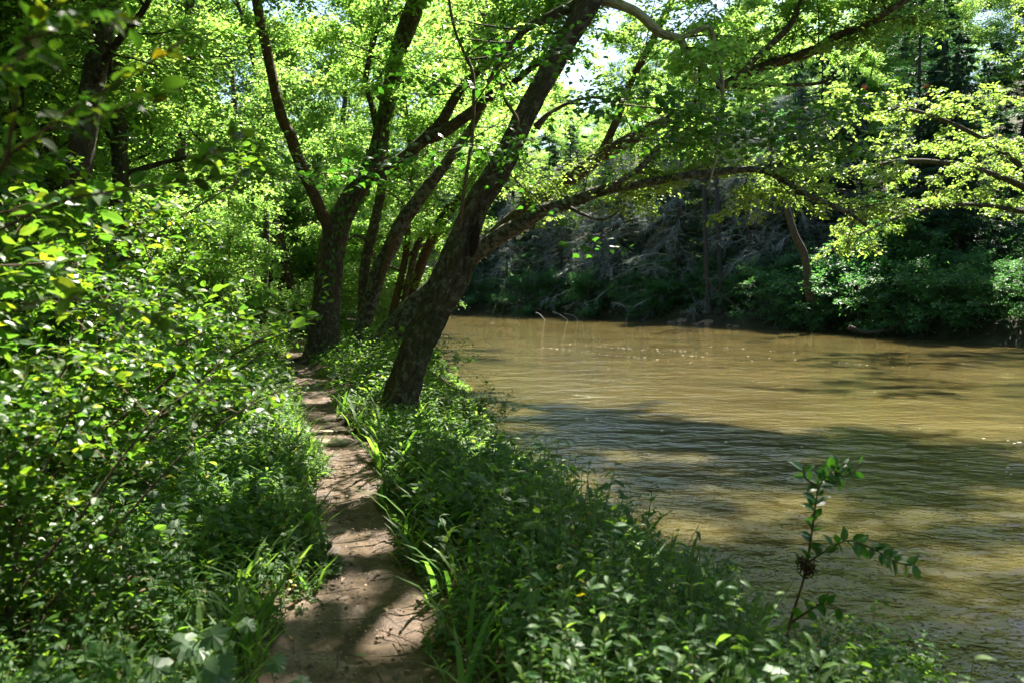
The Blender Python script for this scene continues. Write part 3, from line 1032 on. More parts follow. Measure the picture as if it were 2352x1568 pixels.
T3 = hero_tree('speckled_tree', 'speckled leaning trunk with a dark second stem, right of the forked tree', [
    dict(name='trunk', Y=(20.8, 19.8), tr=[(806, 830, 52), (815, 806, 42), (835, 744, 37), (859, 660, 36), (879, 603, 35), (903, 555, 34), (923, 515, 33), (944, 482, 31), (975, 440, 28), (1010, 395, 24), (1050, 340, 20), (1090, 280, 16), (1130, 200, 12), (1160, 120, 8)], sides=28, k=8, mat=M_BARKS, flare=.35, ext=[(.2, 19.8, 8.6, .05), (1.2, 19.6, 10.4, .03)], dress=(.42, 26, 15000), blen=2.2),
    dict(name='limb', Y=(20.6, 21.2), tr=[(836, 740, 26), (835, 684, 25), (836, 628, 24), (845, 575, 24), (859, 519, 23), (871, 462, 21), (880, 400, 18), (884, 330, 15), (880, 250, 12), (870, 160, 9)], sides=16, dress=(.45, 10, 3200)),
    dict(name='snag', Y=(20.2, 20.3), tr=[(872, 655, 10), (885, 610, 14), (902, 560, 15), (914, 520, 11), (920, 505, 3)], sides=10, mat=M_BARKR),
    dict(name='limb', Y=(20.7, 19.6), tr=[(838, 580, 9), (845, 560, 8), (832, 545, 7), (812, 542, 6), (796, 556, 4)], sides=8),
], M_CAN, M_BARK, seed=6, size=.10)

T4 = hero_tree('sprawling_tree', 'heavy trunk sprawling far out over the river behind the nearest leaning trunk', [
    dict(name='trunk', Y=(20.2, 15.5), tr=[(850, 838, 80), (880, 800, 74), (912, 765, 72), (955, 715, 68), (1000, 668, 58), (1050, 620, 50), (1105, 572, 38), (1160, 535, 36), (1205, 510, 34), (1250, 482, 30), (1300, 470, 26), (1350, 448, 27), (1400, 434, 24), (1450, 426, 21), (1505, 416, 19), (1560, 405, 17), (1630, 398, 17), (1700, 390, 15), (1755, 393, 14), (1800, 415, 13), (1835, 437, 12), (1870, 455, 11), (1910, 472, 12), (1950, 490, 9), (1990, 520, 6)], sides=32, k=8, furrow=.05, flare=.2, dress=(.42, 44, 13000), blen=1.35, bias=(.1, .9, .15)),
    dict(name='limb', Y=(17.4, 17.2), tr=[(1400, 432, 18), (1425, 415, 15), (1460, 395, 14), (1490, 365, 13), (1520, 330, 12), (1535, 310, 9), (1560, 270, 6)], sides=10, dress=(.3, 8, 2400)),
    dict(name='limb', Y=(17.3, 17.0), tr=[(1310, 478, 9), (1345, 495, 7), (1375, 505, 6), (1400, 500, 5), (1425, 482, 3)], sides=8),
], M_BOUGH, M_BARKS, seed=9, size=.085, blen=1.1)

T5 = hero_tree('arching_tree', 'tree arching out to the upper right with a long mossy limb over the river', [
    dict(name='trunk', Y=(23.5, 16.5), tr=[(905, 800, 46), (960, 725, 42), (1010, 655, 40), (1070, 600, 40), (1140, 540, 40), (1200, 490, 40), (1245, 450, 40), (1310, 410, 36), (1375, 362, 33), (1440, 325, 30), (1500, 293, 27), (1560, 262, 24), (1620, 222, 22), (1718, 168, 22), (1792, 141, 22), (1854, 124, 20), (1916, 87, 18), (1983, 60, 17), (2041, 25, 15), (2110, -20, 10)], sides=24, k=8, furrow=.05, ext=[(9.0, 16.3, 8.6, .07), (11.0, 17.6, 9.8, .04), (13, 19, 10.6, .02)], dress=(.38, 66, 34000), blen=2.0, bias=(.05, .9, .25)),  # end past the frame is added to cast shadow on the river
    dict(name='limb', Y=(19.3, 20.0), tr=[(1370, 372, 20), (1403, 307, 18), (1422, 260, 18), (1440, 210, 17), (1460, 165, 16), (1480, 130, 16), (1510, 70, 16), (1544, 0, 14), (1580, -80, 10)], mat=M_BARKR, sides=14, ext=[(5.4, 20.4, 11.5, .06), (6.2, 20.8, 14, .03)], dress=(.2, 28, 20000), blen=2.4),
    dict(name='limb', Y=(17.6, 17.6), tr=[(1690, 190, 18), (1730, 140, 14), (1790, 85, 15), (1820, 50, 14), (1838, 0, 10), (1850, -60, 6)], sides=10, ext=[(8.0, 18.6, 10.5, .07), (9.6, 20.6, 13, .05), (11.5, 23, 15, .02)], dress=(.1, 30, 20000), blen=2.4),  # upper end out of view, added for shadow bands on the water
    dict(name='limb', Y=(17.3, 17.0), tr=[(1975, 66, 12), (1990, 45, 11), (2002, 20, 9), (2015, -20, 6)], sides=8, dress=(.2, 4, 900)),
    dict(name='limb', Y=(17.5, 16.8), tr=[(1700, 200, 12), (1750, 195, 9), (1800, 196, 9), (1850, 195, 8), (1895, 188, 7), (1920, 165, 5)], sides=8),
], M_CAN, M_BARK, seed=10, size=.10)

T6 = hero_tree('slim_leaning_tree', 'slim dark trunk leaning right, seen between the speckled trunk and the nearest leaning trunk', [
    dict(name='trunk', Y=(25, 24), tr=[(905, 780, 24), (940, 690, 22), (972, 596, 22), (1000, 535, 21), (1024, 502, 19), (1069, 434, 17), (1110, 370, 13), (1150, 300, 10), (1190, 200, 6)], sides=14, mat=M_BARKR, flare=.3, dress=(.35, 18, 9000), blen=2.0),
    dict(name='limb', Y=(24.6, 24), tr=[(915, 760, 14), (930, 680, 14), (960, 560, 14), (985, 530, 13), (1010, 500, 12), (1030, 470, 8)], sides=10, dress=(.5, 4, 900)),
], M_CAN, M_BARK, seed=12, size=.1)

# trees standing further along the path
G1 = hero_tree('path_tree', 'slender curved trunk at the bend of the path, forking low down', [
    dict(name='trunk', Y=(31, 30), tr=[(679, 716, 24), (676, 706, 19), (666, 652, 18), (654, 599, 17), (644, 551, 16), (634, 507, 14), (615, 450, 12), (604, 405, 11), (600, 330, 9), (606, 240, 7)], sides=12, flare=.3, dress=(.45, 10, 4000), blen=1.8)], M_CAN, M_BARKR, seed=14, size=.1)
G2 = hero_tree('blazed_tree', 'pale twin trunked tree at the end of the path with a white trail blaze', [
    dict(name='trunk', Y=(35, 35), tr=[(689, 712, 24), (690, 690, 19), (695, 640, 17), (698, 599, 17), (701, 556, 15), (704, 480, 13), (708, 380, 11)], sides=12, mat=M_BARKP, flare=.3, dress=(.5, 8, 3000), blen=2),
    dict(name='limb', Y=(35, 35), tr=[(702, 695, 16), (704, 665, 15), (713, 591, 15), (719, 540, 14), (725, 503, 13), (728, 420, 10), (735, 340, 8)], sides=10, mat=M_BARKP, dress=(.5, 8, 3000), blen=2)], M_CAN, M_BARKP, seed=15, size=.1)
bl = P(697, 618, 34.78)
g = Geo()
w_, h_ = .055, .13
g.add([bl + np.array(q) for q in [(-w_, -.012, -h_), (w_, -.012, -h_), (w_, -.012, h_), (-w_, -.012, h_), (-w_, .03, -h_), (w_, .03, -h_), (w_, .03, h_), (-w_, .03, h_)]],
      [(0, 1, 2, 3), (1, 5, 6, 2), (4, 0, 3, 7), (3, 2, 6, 7), (0, 4, 5, 1)])
sub(linko('trail_blaze', g.mesh('trail_blaze', M_BLAZE, smooth=False)), G2)
hero_tree('path_tree', 'short crooked trunk left of the slender curved trunk at the path bend', [
    dict(name='trunk', Y=(32, 32), tr=[(647, 716, 18), (645, 700, 14), (643, 668, 12), (650, 640, 12), (657, 610, 11), (652, 560, 9), (640, 480, 7)], sides=10, flare=.3, dress=(.4, 8, 2500), blen=1.6)], M_CAN, M_BARK, seed=16, size=.1)
hero_tree('path_tree', 'dark trunk tilting left under the shrubs, leftmost trunk at the path bend', [
    dict(name='trunk', Y=(28, 28), tr=[(632, 716, 22), (625, 700, 18), (613, 662, 15), (600, 610, 13), (585, 550, 10), (570, 470, 7)], sides=10, flare=.3, dress=(.4, 8, 2500), blen=1.6)], M_CAN, M_BARK, seed=17, size=.1)

# dark forest trunks on the left
for (lab, Y, tr, sd, mt) in [
    ('tall straight dark trunk in the left woods, thickest one left of the forked tree', 21, [(410, 690, 34), (412, 520, 28), (415, 360, 25), (421, 275, 24), (428, 183, 24), (440, 0, 23), (446, -150, 19), (450, -320, 13)], 21, M_BARKF),
    ('dark trunk behind the shrubs near the upper left, with a broad base', 16, [(112, 800, 40), (118, 500, 32), (120, 300, 30), (116, 0, 27), (112, -200, 20)], 22, M_BARKF),
    ('thin dark trunk in the left woods, tilting right towards its top', 18, [(180, 800, 30), (188, 400, 24), (195, 200, 20), (205, 40, 17), (215, -160, 12)], 23, M_BARKF),
    ('narrow trunk half hidden by leaves between two darker trunks on the left', 24, [(292, 720, 22), (295, 420, 18), (300, 200, 15), (312, 0, 13), (318, -200, 9)], 24, M_BARKF),
    ('far dark trunk behind the leaves at the left frame edge', 14, [(30, 900, 30), (40, 500, 22), (44, 200, 19), (40, -150, 15)], 25, M_BARKF),
    ('slim dark trunk beside the sunlit gap, left of the curved stem', 26, [(600, 720, 20), (612, 560, 15), (602, 430, 13), (560, 300, 12), (540, 240, 10), (530, 100, 8)], 26, M_BARKF)]:
    hero_tree('forest_tree', lab, [dict(name='trunk', Y=(Y, Y), tr=tr, sides=14, k=6, flare=.3, dress=(.38, 16, 5200), blen=2.0, brad=.025)], M_CAN, mt, seed=sd, size=.09, tmpl=T_DIAMOND)

# far bank leaning dead stem
hero_tree('bare_tree', 'bare brown stem leaning left out of the green shrubs on the far bank', [
    dict(mat=M_BARKF, name='trunk', Y=(46.5, 45), tr=[(1862, 690, 20), (1856, 655, 20), (1854, 629, 17), (1846, 580, 16), (1825, 538, 16), (1804, 468, 13), (1792, 427, 11), (1775, 373, 8), (1765, 300, 5)], sides=14, k=6, furrow=.05, dress=(.8, 3, 500), blen=1.8)], M_FAR, M_BARKF, seed=31, size=.14)
# sunlit boughs reaching out from the far bank
hero_tree('sunlit_tree', 'sunlit yellow green tree leaning out over the water from the dark right bank', [
    dict(name='trunk', Y=(38, 34), tr=[(2560, 640, 26), (2500, 560, 22), (2430, 480, 19), (2330, 420, 15), (2200, 380, 12), (2070, 370, 9), (1940, 400, 6)], sides=12, dress=(.2, 26, 7000), blen=2.4, bias=(0, 0, .15)),
    dict(name='limb', Y=(36, 32), tr=[(2420, 470, 14), (2330, 370, 12), (2220, 300, 10), (2100, 255, 8), (1980, 240, 5)], sides=10, dress=(.1, 18, 5000), blen=2.4),
    dict(name='limb', Y=(37, 33), tr=[(2480, 540, 14), (2360, 490, 11), (2220, 470, 9), (2090, 490, 7), (1970, 540, 4)], sides=10, dress=(.2, 18, 4500), blen=1.8),
    dict(name='limb', Y=(36, 30), tr=[(2400, 440, 13), (2450, 250, 12), (2440, 150, 10), (2400, 40, 7)], ext=[(17.5, 31, 15, .08), (14.5, 31, 16, .05), (11.5, 31, 16.5, .02)], sides=10, dress=(.15, 30, 9000), blen=2.6),  # limb mostly out of view, extended to throw shadow bands on the river
], M_BOUGH, M_BARKF, seed=33, size=.14, tmpl=T_HEX)

# ------------------------------------------------------------------ woods: copies of a few trees
rng = np.random.default_rng(77)
protos = [
    grow('woodland_tree', 101, 15, .20, .22, 4.2, 18, 6, 62000, .115, M_CAN, M_BARKF, T_DIAMOND, .05, .55, label='slender leafy tree in the sunlit woods along the near bank'),
    grow('woodland_tree', 102, 17, .24, .30, 4.6, 18, 6, 62000, .115, M_CAN, M_BARK, T_DIAMOND, .07, .55, label='slender leafy tree in the sunlit woods along the near bank'),
    grow('woodland_tree', 103, 12, .15, .15, 3.6, 16, 6, 50000, .11, M_CAN, M_BARKR, T_DIAMOND, .09, .55, label='slender leafy tree in the sunlit woods along the near bank'),
]
tall = [grow('riverside_tree', 104, 22, .30, .52, 6.0, 18, 6, 60000, .13, M_CAN, M_BARKF, T_DIAMOND, .05, .6, label='tall tree at the water edge upstream, leaning over the river')]
under = [
    grow('understory_tree', 111, 6, .06, .08, 2.4, 14, 5, 20000, .095, M_CAN, M_BARKF, T_DIAMOND, .12, .4, label='low bright leafy sapling under the taller trees'),
    grow('understory_tree', 112, 4.5, .05, .05, 2.1, 12, 5, 16000, .095, M_CAN, M_BARKR, T_DIAMOND, .15, .4, label='low bright leafy sapling under the taller trees'),
]
used = set()


def put(protolist, k, x, y, z, s, group, rz=None, label=None):
    p = protolist[k]
    rz = rng.uniform(0, 6.28) if rz is None else rz
    if id(p) not in used:
        used.add(id(p))
        p.location = Vector((float(x), float(y), float(z)))
        p.rotation_euler = (0, 0, rz)
        p.scale = (s, s, s)
        p['group'] = group
        if label:
            p['label'] = label
        return p
    return dup(p, (x, y, z), rz, s, label, group)


WG = 'leafy trees of the near bank woods'
cnt = 0
for y0 in np.arange(24, 100, 6.5):
    for t0 in np.arange(-58, 16, 6.5):
        y = y0 + rng.uniform(-2.5, 2.5)
        x = pathx(y) + t0 + rng.uniform(-2.5, 2.5)
        if x > edge(y) - 1.0 or abs(x - pathx(y)) < 1.6:
            continue
        if abs(x / y) > 1.0:
            continue
        put(protos, rng.integers(0, 3), x, y, ground(x, y), rng.uniform(.8, 1.25), WG)
        cnt += 1
for (x, y, k, s) in [(-9.5, 13, 1, 1.0), (-13, 17, 0, 1.0), (-8.5, 19, 2, .9), (-15, 10, 1, .9), (-11, 7, 0, .8), (-7.5, 4.0, 1, .8), (-19, 16, 1, 1.1), (-12, 22, 0, 1.)]:
    put(protos, k, x, y, ground(x, y), s, WG)
for (x, y, k, s) in [(-3.5, -4, 0, 1.1), (1.5, -6, 1, 1.0), (-8, -3, 2, 1.2), (-12, 2, 1, 1.2), (5.5, -9, 0, 1.2), (-1.5, -11, 1, 1.3), (-7, -10, 0, 1.2), (-14, -8, 1, 1.2), (2.6, -1.0, 2, .9), (-5.0, 1.2, 2, 1.1), (6, -16, 1, 1.3), (-2, -18, 0, 1.3), (-10, -18, 1, 1.3), (-18, 4, 0, 1.2), (-20, -4, 0, 1.3)]:  # unseen woods behind the viewer, added to block sky light
    put(protos, k, x, y, ground(x, y), s, WG, label='unseen leafy tree of the woods behind and beside the viewer')
for (x, y, s) in [(2.3, 1.0, .75), (-4.4, 1.6, .8), (-8.6, 6.0, .85), (-.6, -4, .8), (3.6, -4.5, .8), (-11, -1, .9), (-5.5, -7, .9), (1.5, -12, .9), (-13, 8, .9)]:  # tall trees out of view round the camera, added to dim sky light
    put(tall, 0, x, y, ground(x, y), s, WG)
for (x, y, k, s) in [(-6.2, 10.6, 1, .85), (-7.2, 14.8, 0, .95), (-3.9, 24.5, 2, .9), (-9.8, 9.4, 2, 1.1), (-12.6, 38, 1, 1.3), (-8.2, 37.5, 0, 1.15), (-10.6, 33, 2, 1.3)]:
    put(protos, k, x, y, ground(x, y), s, WG)
for (y, k, s) in [(38, 0, 1.0), (48, 0, 1.1), (60, 0, 1.1)]:
    x = edge(y) - 1.2
    o = put(tall, k, x, y, ground(x, y), s, 'tall trees leaning over the river upstream', label='tall tree at the water edge upstream, leaning over the river')
    o.rotation_euler = (0, math.radians(16), rng.uniform(-.5, .5))
UG = 'low leafy saplings under the trees'
for y0 in np.arange(12, 62, 3.2):
    for t0 in list(np.arange(-14, -1.5, 2.8)) + [1.6, 3.2]:
        y = y0 + rng.uniform(-1.2, 1.2)
        x = pathx(y) + t0 + rng.uniform(-1.0, 1.0)
        if t0 > 0 and (y < 27 or x > edge(y) - .3):
            continue
        if y < 16 and t0 > -4:
            continue
        put(under, rng.integers(0, 2), x, y, ground(x, y), rng.uniform(.6, 1.15), UG)

# far bank woods
con = [
    conifer('hemlock', 201, 15, .20, 1.2, 3.4, 90, 15000, M_NEEDLE, M_BARKG, label='dark hemlock standing in shade on the far bank'),
    conifer('hemlock', 202, 18, .24, 3.0, 3.0, 90, 13000, M_NEEDLE, M_BARKG, label='dark hemlock standing in shade on the far bank'),
]
ded = [conifer('dead_hemlock', 203, 13, .17, .8, 4.8, 70, 14000, M_DEADN, M_BARKG, True, label='grey dying hemlock with bare drooping branches on the far bank'),
       conifer('dead_hemlock', 204, 11, .14, .6, 4.2, 60, 7000, M_DEADN, M_BARKG, True, label='grey dying hemlock with bare drooping branches on the far bank')]
CG, DG = 'dark hemlocks of the far bank', 'grey dying hemlocks of the far bank'
for y in np.concatenate([np.arange(-28, 8, 6.0), np.arange(8, 96, 3.4)]):  # rows behind the viewer are out of view, added to block low sky
    s = s_at(y)
    for d in ((5.5, 10, 16, 23, 31) if y > 8 else (4, 9)):
        q = fbank(s + rng.uniform(-1.5, 1.5), d + rng.uniform(-1.6, 1.6))
        if (50 < y and d < 6) or (y > 54 and d > 12):
            continue
        put(con, rng.integers(0, 2), q[0], q[1], q[2] - .1, rng.uniform(.75, 1.1) * (0.8 if d < 6 else 1.0), CG)
for y, d in [(58, 3.5), (61, 4.5), (64.5, 2.4), (67, 4), (70, 2.4), (73, 3), (76, 2.2), (79, 3.5), (82, 3), (85, 3), (55.5, 5), (52, 6), (88, 2.6)]:
    q = fbank(s_at(y), d)
    put(ded, rng.integers(0, 2), q[0], q[1], q[2] - .1, rng.uniform(.85, 1.2), DG)
for lab, u, Y in [('tall grey conifer trunk above the sandy bank, left one of the close pair', 1626, 57.2), ('tall grey conifer trunk above the sandy bank, right one of the close pair', 1656, 57.8)]:
    b = P(u, 716, Y)
    hero_tree('conifer', lab, [dict(name='trunk', Y=(Y, Y), tr=[(u + 2, 722, 18), (u + 2, 700, 12), (u - 3, 600, 11), (u - 8, 480, 10), (u - 12, 300, 9), (u - 14, 100, 5)], sides=10, flare=.3)], M_NEEDLE, M_BARKG, seed=int(u), cat='conifer')
# deciduous shrubs hanging over the far water
fsh = [grow('waterside_shrub', 121, 4.2, .07, .03, 2.9, 16, 5, 12000, .13, M_FAR, M_BARKF, T_HEX, .2, .45, label='green shrub hanging over the water on the far bank', cat='shrub'),
       grow('waterside_shrub', 122, 3.2, .06, .02, 2.7, 14, 5, 10000, .13, M_FAR, M_BARKF, T_HEX, .25, .45, label='green shrub hanging over the water on the far bank', cat='shrub')]
for y, d, s, lab in [(51.8, .1, 1.1, 'green shrub beside the pale sandy bank, hanging to the water'), (49, .2, 1.3, 'tall green shrub below the bare leaning stem on the far bank'), (46.5, 0, 1.3, None), (44, .1, 1.2, None), (41.5, .2, 1.1, None), (39, .8, .9, None), (48, 3, 1.6, None), (44.5, 3.5, 1.4, None), (36, 1.8, .7, None), (33, 1.5, .7, None), (52, 3.8, 1.2, None)]:
    q = fbank(s_at(y), d)
    put(fsh, rng.integers(0, 2), q[0], q[1], q[2] - .1, s, 'green shrubs of the far bank', label=lab)
for y in np.arange(57, 92, 2.6):
    q = fbank(s_at(y), rng.uniform(.2, 1.4) + (1.4 if y < 64 else 0))
    put(fsh, rng.integers(0, 2), q[0], q[1], q[2] - .2, rng.uniform(.7, 1.05), 'green shrubs of the far bank')
for y in np.arange(40, 94, 3.0):
    for d in (3.5, 7.5, 12, 18):
        q = fbank(s_at(y) + rng.uniform(-1, 1), d + rng.uniform(-1, 1))
        put(fsh, rng.integers(0, 2), q[0], q[1], q[2] - .2, rng.uniform(.6, 1.1), 'shaded undergrowth bushes on the far bank', label='shaded bush in the undergrowth under the far bank hemlocks')
for y in np.arange(44, 92, 3.6):
    for d in (5, 8.5):
        q = fbank(s_at(y) + rng.uniform(-1.4, 1.4), d + rng.uniform(-1.2, 1.2))
        put(con, rng.integers(0, 2), q[0], q[1], q[2] - .1, rng.uniform(.8, 1.15), CG)
# leafy trees high behind the far bank
for y in np.arange(54, 96, 4.2):
    for d in (12, 18, 25, 34):
        q = fbank(s_at(y), d + rng.uniform(-3, 3))
        put(protos, rng.integers(0, 3), q[0], q[1], q[2], rng.uniform(1.1, 1.6), 'leafy trees behind the far bank', label='bright leafy tree rising behind the far bank hemlocks')

# ------------------------------------------------------------------ young maple in front of the leaning trunk
rng = np.random.default_rng(41)
mb = P(1190, 640, 9.3)
MAP = thing('maple_sapling', 'young maple with a thin stem and layered dark leaves before the leaning trunk', 'tree', P(1180, 640, 9.4))
gs, gb, L = Geo(), Geo(), Leaves()
st_, _ = traced([(1056, 524, 9), (1068, 420, 8), (1083, 330, 8), (1088, 240, 9), (1086, 170, 9), (1070, 130, 9), (1045, 70, 9), (1030, -10, 9), (1020, -120, 7)], 9.55, 9.2)
tube(gs, st_, np.linspace(.022, .015, len(st_)), 8, 4, .1)
twigs = [
    ([(1083, 330, 9.5), (1030, 345, 9.3), (950, 360, 9.2), (880, 385, 9.0), (800, 398, 8.9), (720, 400, 8.8)], 210),
    ([(1086, 200, 9.4), (1020, 190, 9.2), (960, 170, 9.1), (890, 165, 9.0)], 110),
    ([(1088, 240, 9.3), (1150, 160, 9.0), (1210, 120, 8.8), (1270, 110, 8.6), (1320, 140, 8.5)], 230),
    ([(1070, 130, 9.3), (1130, 90, 9.0), (1200, 60, 8.8), (1290, 50, 8.7)], 130),
    ([(1083, 330, 9.5), (1130, 350, 9.3), (1180, 345, 9.1), (1230, 320, 9.0)], 170),
    ([(1300, 240, 9.4), (1390, 235, 9.0), (1480, 225, 8.8), (1580, 228, 8.6)], 330),
    ([(1420, 240, 9.2), (1520, 250, 9.0), (1650, 262, 8.8), (1760, 275, 8.7), (1880, 270, 8.6), (1990, 225, 8.5)], 620),
    ([(1480, 280, 9.3), (1600, 300, 9.0), (1720, 318, 8.8), (1850, 338, 8.7), (1980, 350, 8.7)], 560),
    ([(1150, 380, 9.6), (1200, 430, 9.4), (1260, 490, 9.2), (1320, 540, 9.0), (1390, 565, 8.8)], 150),
    ([(1440, 310, 9.3), (1520, 325, 9.1), (1620, 335, 9.0)], 220),
]
mp_parts = []
for tw, n in twigs:
    p = np.array([P(*q) for q in tw])
    pp = catmull(p, 4)
    tube(gb, p, np.linspace(.010, .003, len(p)), 5, 4, .1)
    seg = np.concatenate([[0], np.cumsum(np.linalg.norm(np.diff(pp, axis=0), axis=1))])
    for _ in range(n):
        f = (.08 + .95 * rng.random()) * seg[-1]
        q = np.array([np.interp(f, seg, pp[:, k]) for k in range(3)])
        off = rng.normal(0, 1, 3) * np.array([.16, .38, .075])
        q = q + off
        d = unit(np.array([off[0] * 2 + rng.normal(0, .4), off[1] * 2 + rng.normal(0, .4), -.25 + rng.normal(0, .2)]))
        L.add(q, d, np.array([0, 0, 1.0]) + rng.normal(0, .38, 3), rng.uniform(.055, .105))
linko('trunk', gs.mesh('trunk', M_TWIG, bark=True), MAP)
linko('branches', gb.mesh('branches', M_TWIG, bark=True), MAP)['kind'] = 'stuff'
p, d, n, s = L.arr()
# the 300 biggest show as leaves of their own
o = np.argsort(-s / p[:, 1])
gap = lit_gap(p) | (rng.random(len(p)) < .25)
o = o[gap[o]]
for q in o[:290]:
    leaf_part(MAP, p[q], d[q], n[q], s[q], T_MAPLE, M_MAPLE)
stuff(linko('foliage', L.mesh('foliage', M_MAPLE, T_MAPLE, o[290:]), MAP))
for (u, v_) in [(1985, 195), (1960, 262), (1755, 255), (1690, 285), (2130, 195), (2010, 262), (1850, 250)]:
    leaf_part(MAP, P(u, v_, 8.6), (rng.normal(), rng.normal(), -.5), (0, -.5, 1), .07, T_MAPLE, M_RED, 'reddened maple leaf')

# spreading roots at the feet of the two big trees
for (T_, r0, n_, ln_) in ((T1, .10, 7, .9), (T2, .12, 6, 1.1)):
    bx, by, _z = T_.location
    for k in range(n_):
        a = k * 6.283 / n_ + rng.uniform(-.3, .3)
        pr = []
        for f in (0, .25, .5, .75, 1):
            x_, y_ = bx + math.cos(a + .3 * f) * (.12 + ln_ * f * rng.uniform(.9, 1.1)), by + math.sin(a + .3 * f) * (.12 + ln_ * f)
            pr.append([x_, y_, float(ground(x_, y_)) + .16 * (1 - f) ** 2 + .02 - .05 * f])
        g = Geo()
        tube(g, np.array(pr), [r0, r0 * .7, r0 * .5, r0 * .35, r0 * .2], 10, 5, .2, 0, k, .05)
        linko('root', g.mesh('root', M_BARK, bark=True), T_)

# vine on the forked tree
VN = thing('climbing_vine', 'leafy vine climbing the straight stem of the forked tree', 'vine', P(775, 640, 18.4))
g = Geo()
vl = [(768, 700), (766, 640), (774, 590), (790, 520), (830, 440), (862, 370), (876, 300), (890, 230), (905, 150), (925, 80)]
vp = np.array([P(u, v_, 18.55) for u, v_ in vl])
tube(g, vp, np.full(len(vp), .012), 6, 3)
linko('stem', g.mesh('stem', M_TWIG, bark=True), VN)
vc = catmull(vp, 20)
for _ in range(260):
    k = rng.integers(0, len(vc))
    if k < 55 and rng.random() < .7:
        continue
    q = vc[k] + rng.normal(0, 1, 3) * np.array([.16, .05, .1]) + np.array([-.02, -.02, 0])
    leaf_part(VN, q, (rng.normal(0, .5), -.4, -1), (rng.normal(0, .4), -1, .4), rng.uniform(.09, .15), T_HEX, M_MAPLE)

# ------------------------------------------------------------------ shrubs left of the path
rng = np.random.default_rng(19)
SL = ['glossy dense shrub', 'tall loose shrub']
shp = [shrub('shrub', 301, 1.9, 1.0, 13, 8200, .058, M_SHRUB, T_OVAL, 'a', 45),
       shrub('shrub', 302, 2.3, 1.1, 13, 8600, .062, M_SHRUB, T_OVAL, 'b', 45),
       shrub('shrub', 303, 1.5, 1.0, 12, 7200, .056, M_SHRUB, T_OVAL, 'c', 45)]
SG = 'leafy shrubs left of the path'
for (x, y, k, s, lab) in [
    (-2.35, 3.4, 1, .86, 'blurred glossy shrub closest to the camera on the left'),
    (-3.2, 4.1, 0, 1.3, 'tall shrub filling the left frame edge, catching the sun on top'),
    (-3.15, 5.4, 1, 1.1, 'dense shrub just left of the sandy path shoulder, leaves shining'),
    (-4.3, 5.8, 1, 1.35, 'tall dark leaved shrub behind the glossy one at left'),
    (-3.9, 7.2, 2, 1.4, 'round shrub leaning to the path before the flat stone'),
    (-4.9, 7.6, 0, 1.5, 'bushy shrub in the second row under the dark trunks'),
    (-4.35, 9.0, 2, 1.05, 'sunlit yellow green shrub across the path from the leaning tree'),
    (-5.4, 9.4, 1, 1.05, 'thick shrub behind the sunlit yellow green one'),
    (-5.4, 11.4, 2, 1.1, 'shrub at the left path edge past the leaning tree'),
    (-6.3, 12.0, 0, 1.1, 'shrub with small pale leaves below the straight dark trunk'),
    (-6.6, 14.0, 0, 1.0, 'shrub at the left path edge opposite the forked tree'),
    (-8.1, 16.5, 1, 1.1, 'white glinting shrub before the far path bend'),
    (-8.6, 19.5, 2, 1.1, 'last low shrub at the left of the far path bend'),
    (-4.9, 3.7, 0, 1.4, 'shaded shrub at the far left behind the blurred one')]:
    put(shp, k, x, y, ground(x, y) - .02, s, SG, label=lab)

# branches of a foreground bush, close to the lens
BR = thing('foreground_bush', 'blurred leafy branches hanging in from the upper left, close to the lens', 'bush', (-2.2, 1.7, .1))
g = Geo()
twl = [([(-140, 620, 2.0), (0, 392, 2.0), (29, 351, 2.0), (106, 296, 2.0), (165, 252, 2.0), (230, 215, 2.0), (320, 160, 2.05), (420, 95, 2.1)], .006, 30),
       ([(15, 366, 2.0), (33, 256, 1.95), (40, 183, 1.95), (55, 92, 1.9), (110, 22, 1.9), (180, -60, 1.9)], .005, 22),
       ([(-60, 560, 2.3), (120, 470, 2.3), (260, 440, 2.3), (400, 420, 2.3), (500, 410, 2.3), (590, 385, 2.3)], .005, 34),
       ([(400, 420, 2.3), (460, 370, 2.3), (510, 335, 2.25), (565, 295, 2.2)], .003, 16),
       ([(106, 296, 2.0), (180, 290, 1.9), (260, 260, 1.9), (330, 230, 1.9), (410, 205, 1.95)], .003, 16),
       ([(55, 92, 1.9), (130, 70, 1.85), (230, 40, 1.85), (330, 60, 1.9)], .003, 14),
       ([(-120, 300, 1.7), (-40, 200, 1.7), (60, 130, 1.7), (150, 140, 1.7)], .004, 12),
       ([(-100, 800, 1.9), (60, 700, 1.9), (200, 690, 1.9), (330, 720, 1.95), (400, 760, 2.0)], .004, 18)]
g2 = Geo()
for tw, r, n in twl:
    p = np.array([P(*q) for q in tw])
    n = int(n * 1.7)
    tube(g2, p, np.linspace(r, r * .4, len(p)), 6, 4, .1)
    pp = catmull(p, 8)
    for i in range(n):
        k = int((.15 + .85 * (i + rng.random()) / n) * (len(pp) - 2))
        tg = unit(pp[k + 1] - pp[k])
        sd = np.cross(tg, [0, 0, 1.0]) * (1 if i % 2 else -1)
        leaf_part(BR, pp[k] + rng.normal(0, .01, 3), tg * .5 + sd * .6 + rng.normal(0, .35, 3), np.array([0, -.15, 1.0]) + rng.normal(0, .5, 3), rng.uniform(.035, .062), T_OVAL, M_SHRUB if rng.random() < .97 else M_YEL)
# its stems down to the ground
for (a, b) in [((-140, 620, 2.0), (-2.35, 1.7)), ((-60, 560, 2.3), (-2.5, 1.9)), ((-100, 800, 1.9), (-2.4, 1.8)), ((-120, 300, 1.7), (-2.3, 1.6))]:
    q = P(*a)
    e = np.array([b[0], b[1], float(ground(b[0], b[1])) - .1])
    tube(g2, np.array([e, e * .5 + q * .5 + np.array([-.12, 0, .1]), q]), [.014, .010, .006], 6, 4)
linko('stems', g2.mesh('stems', M_TWIG, bark=True), BR)['kind'] = 'stuff'

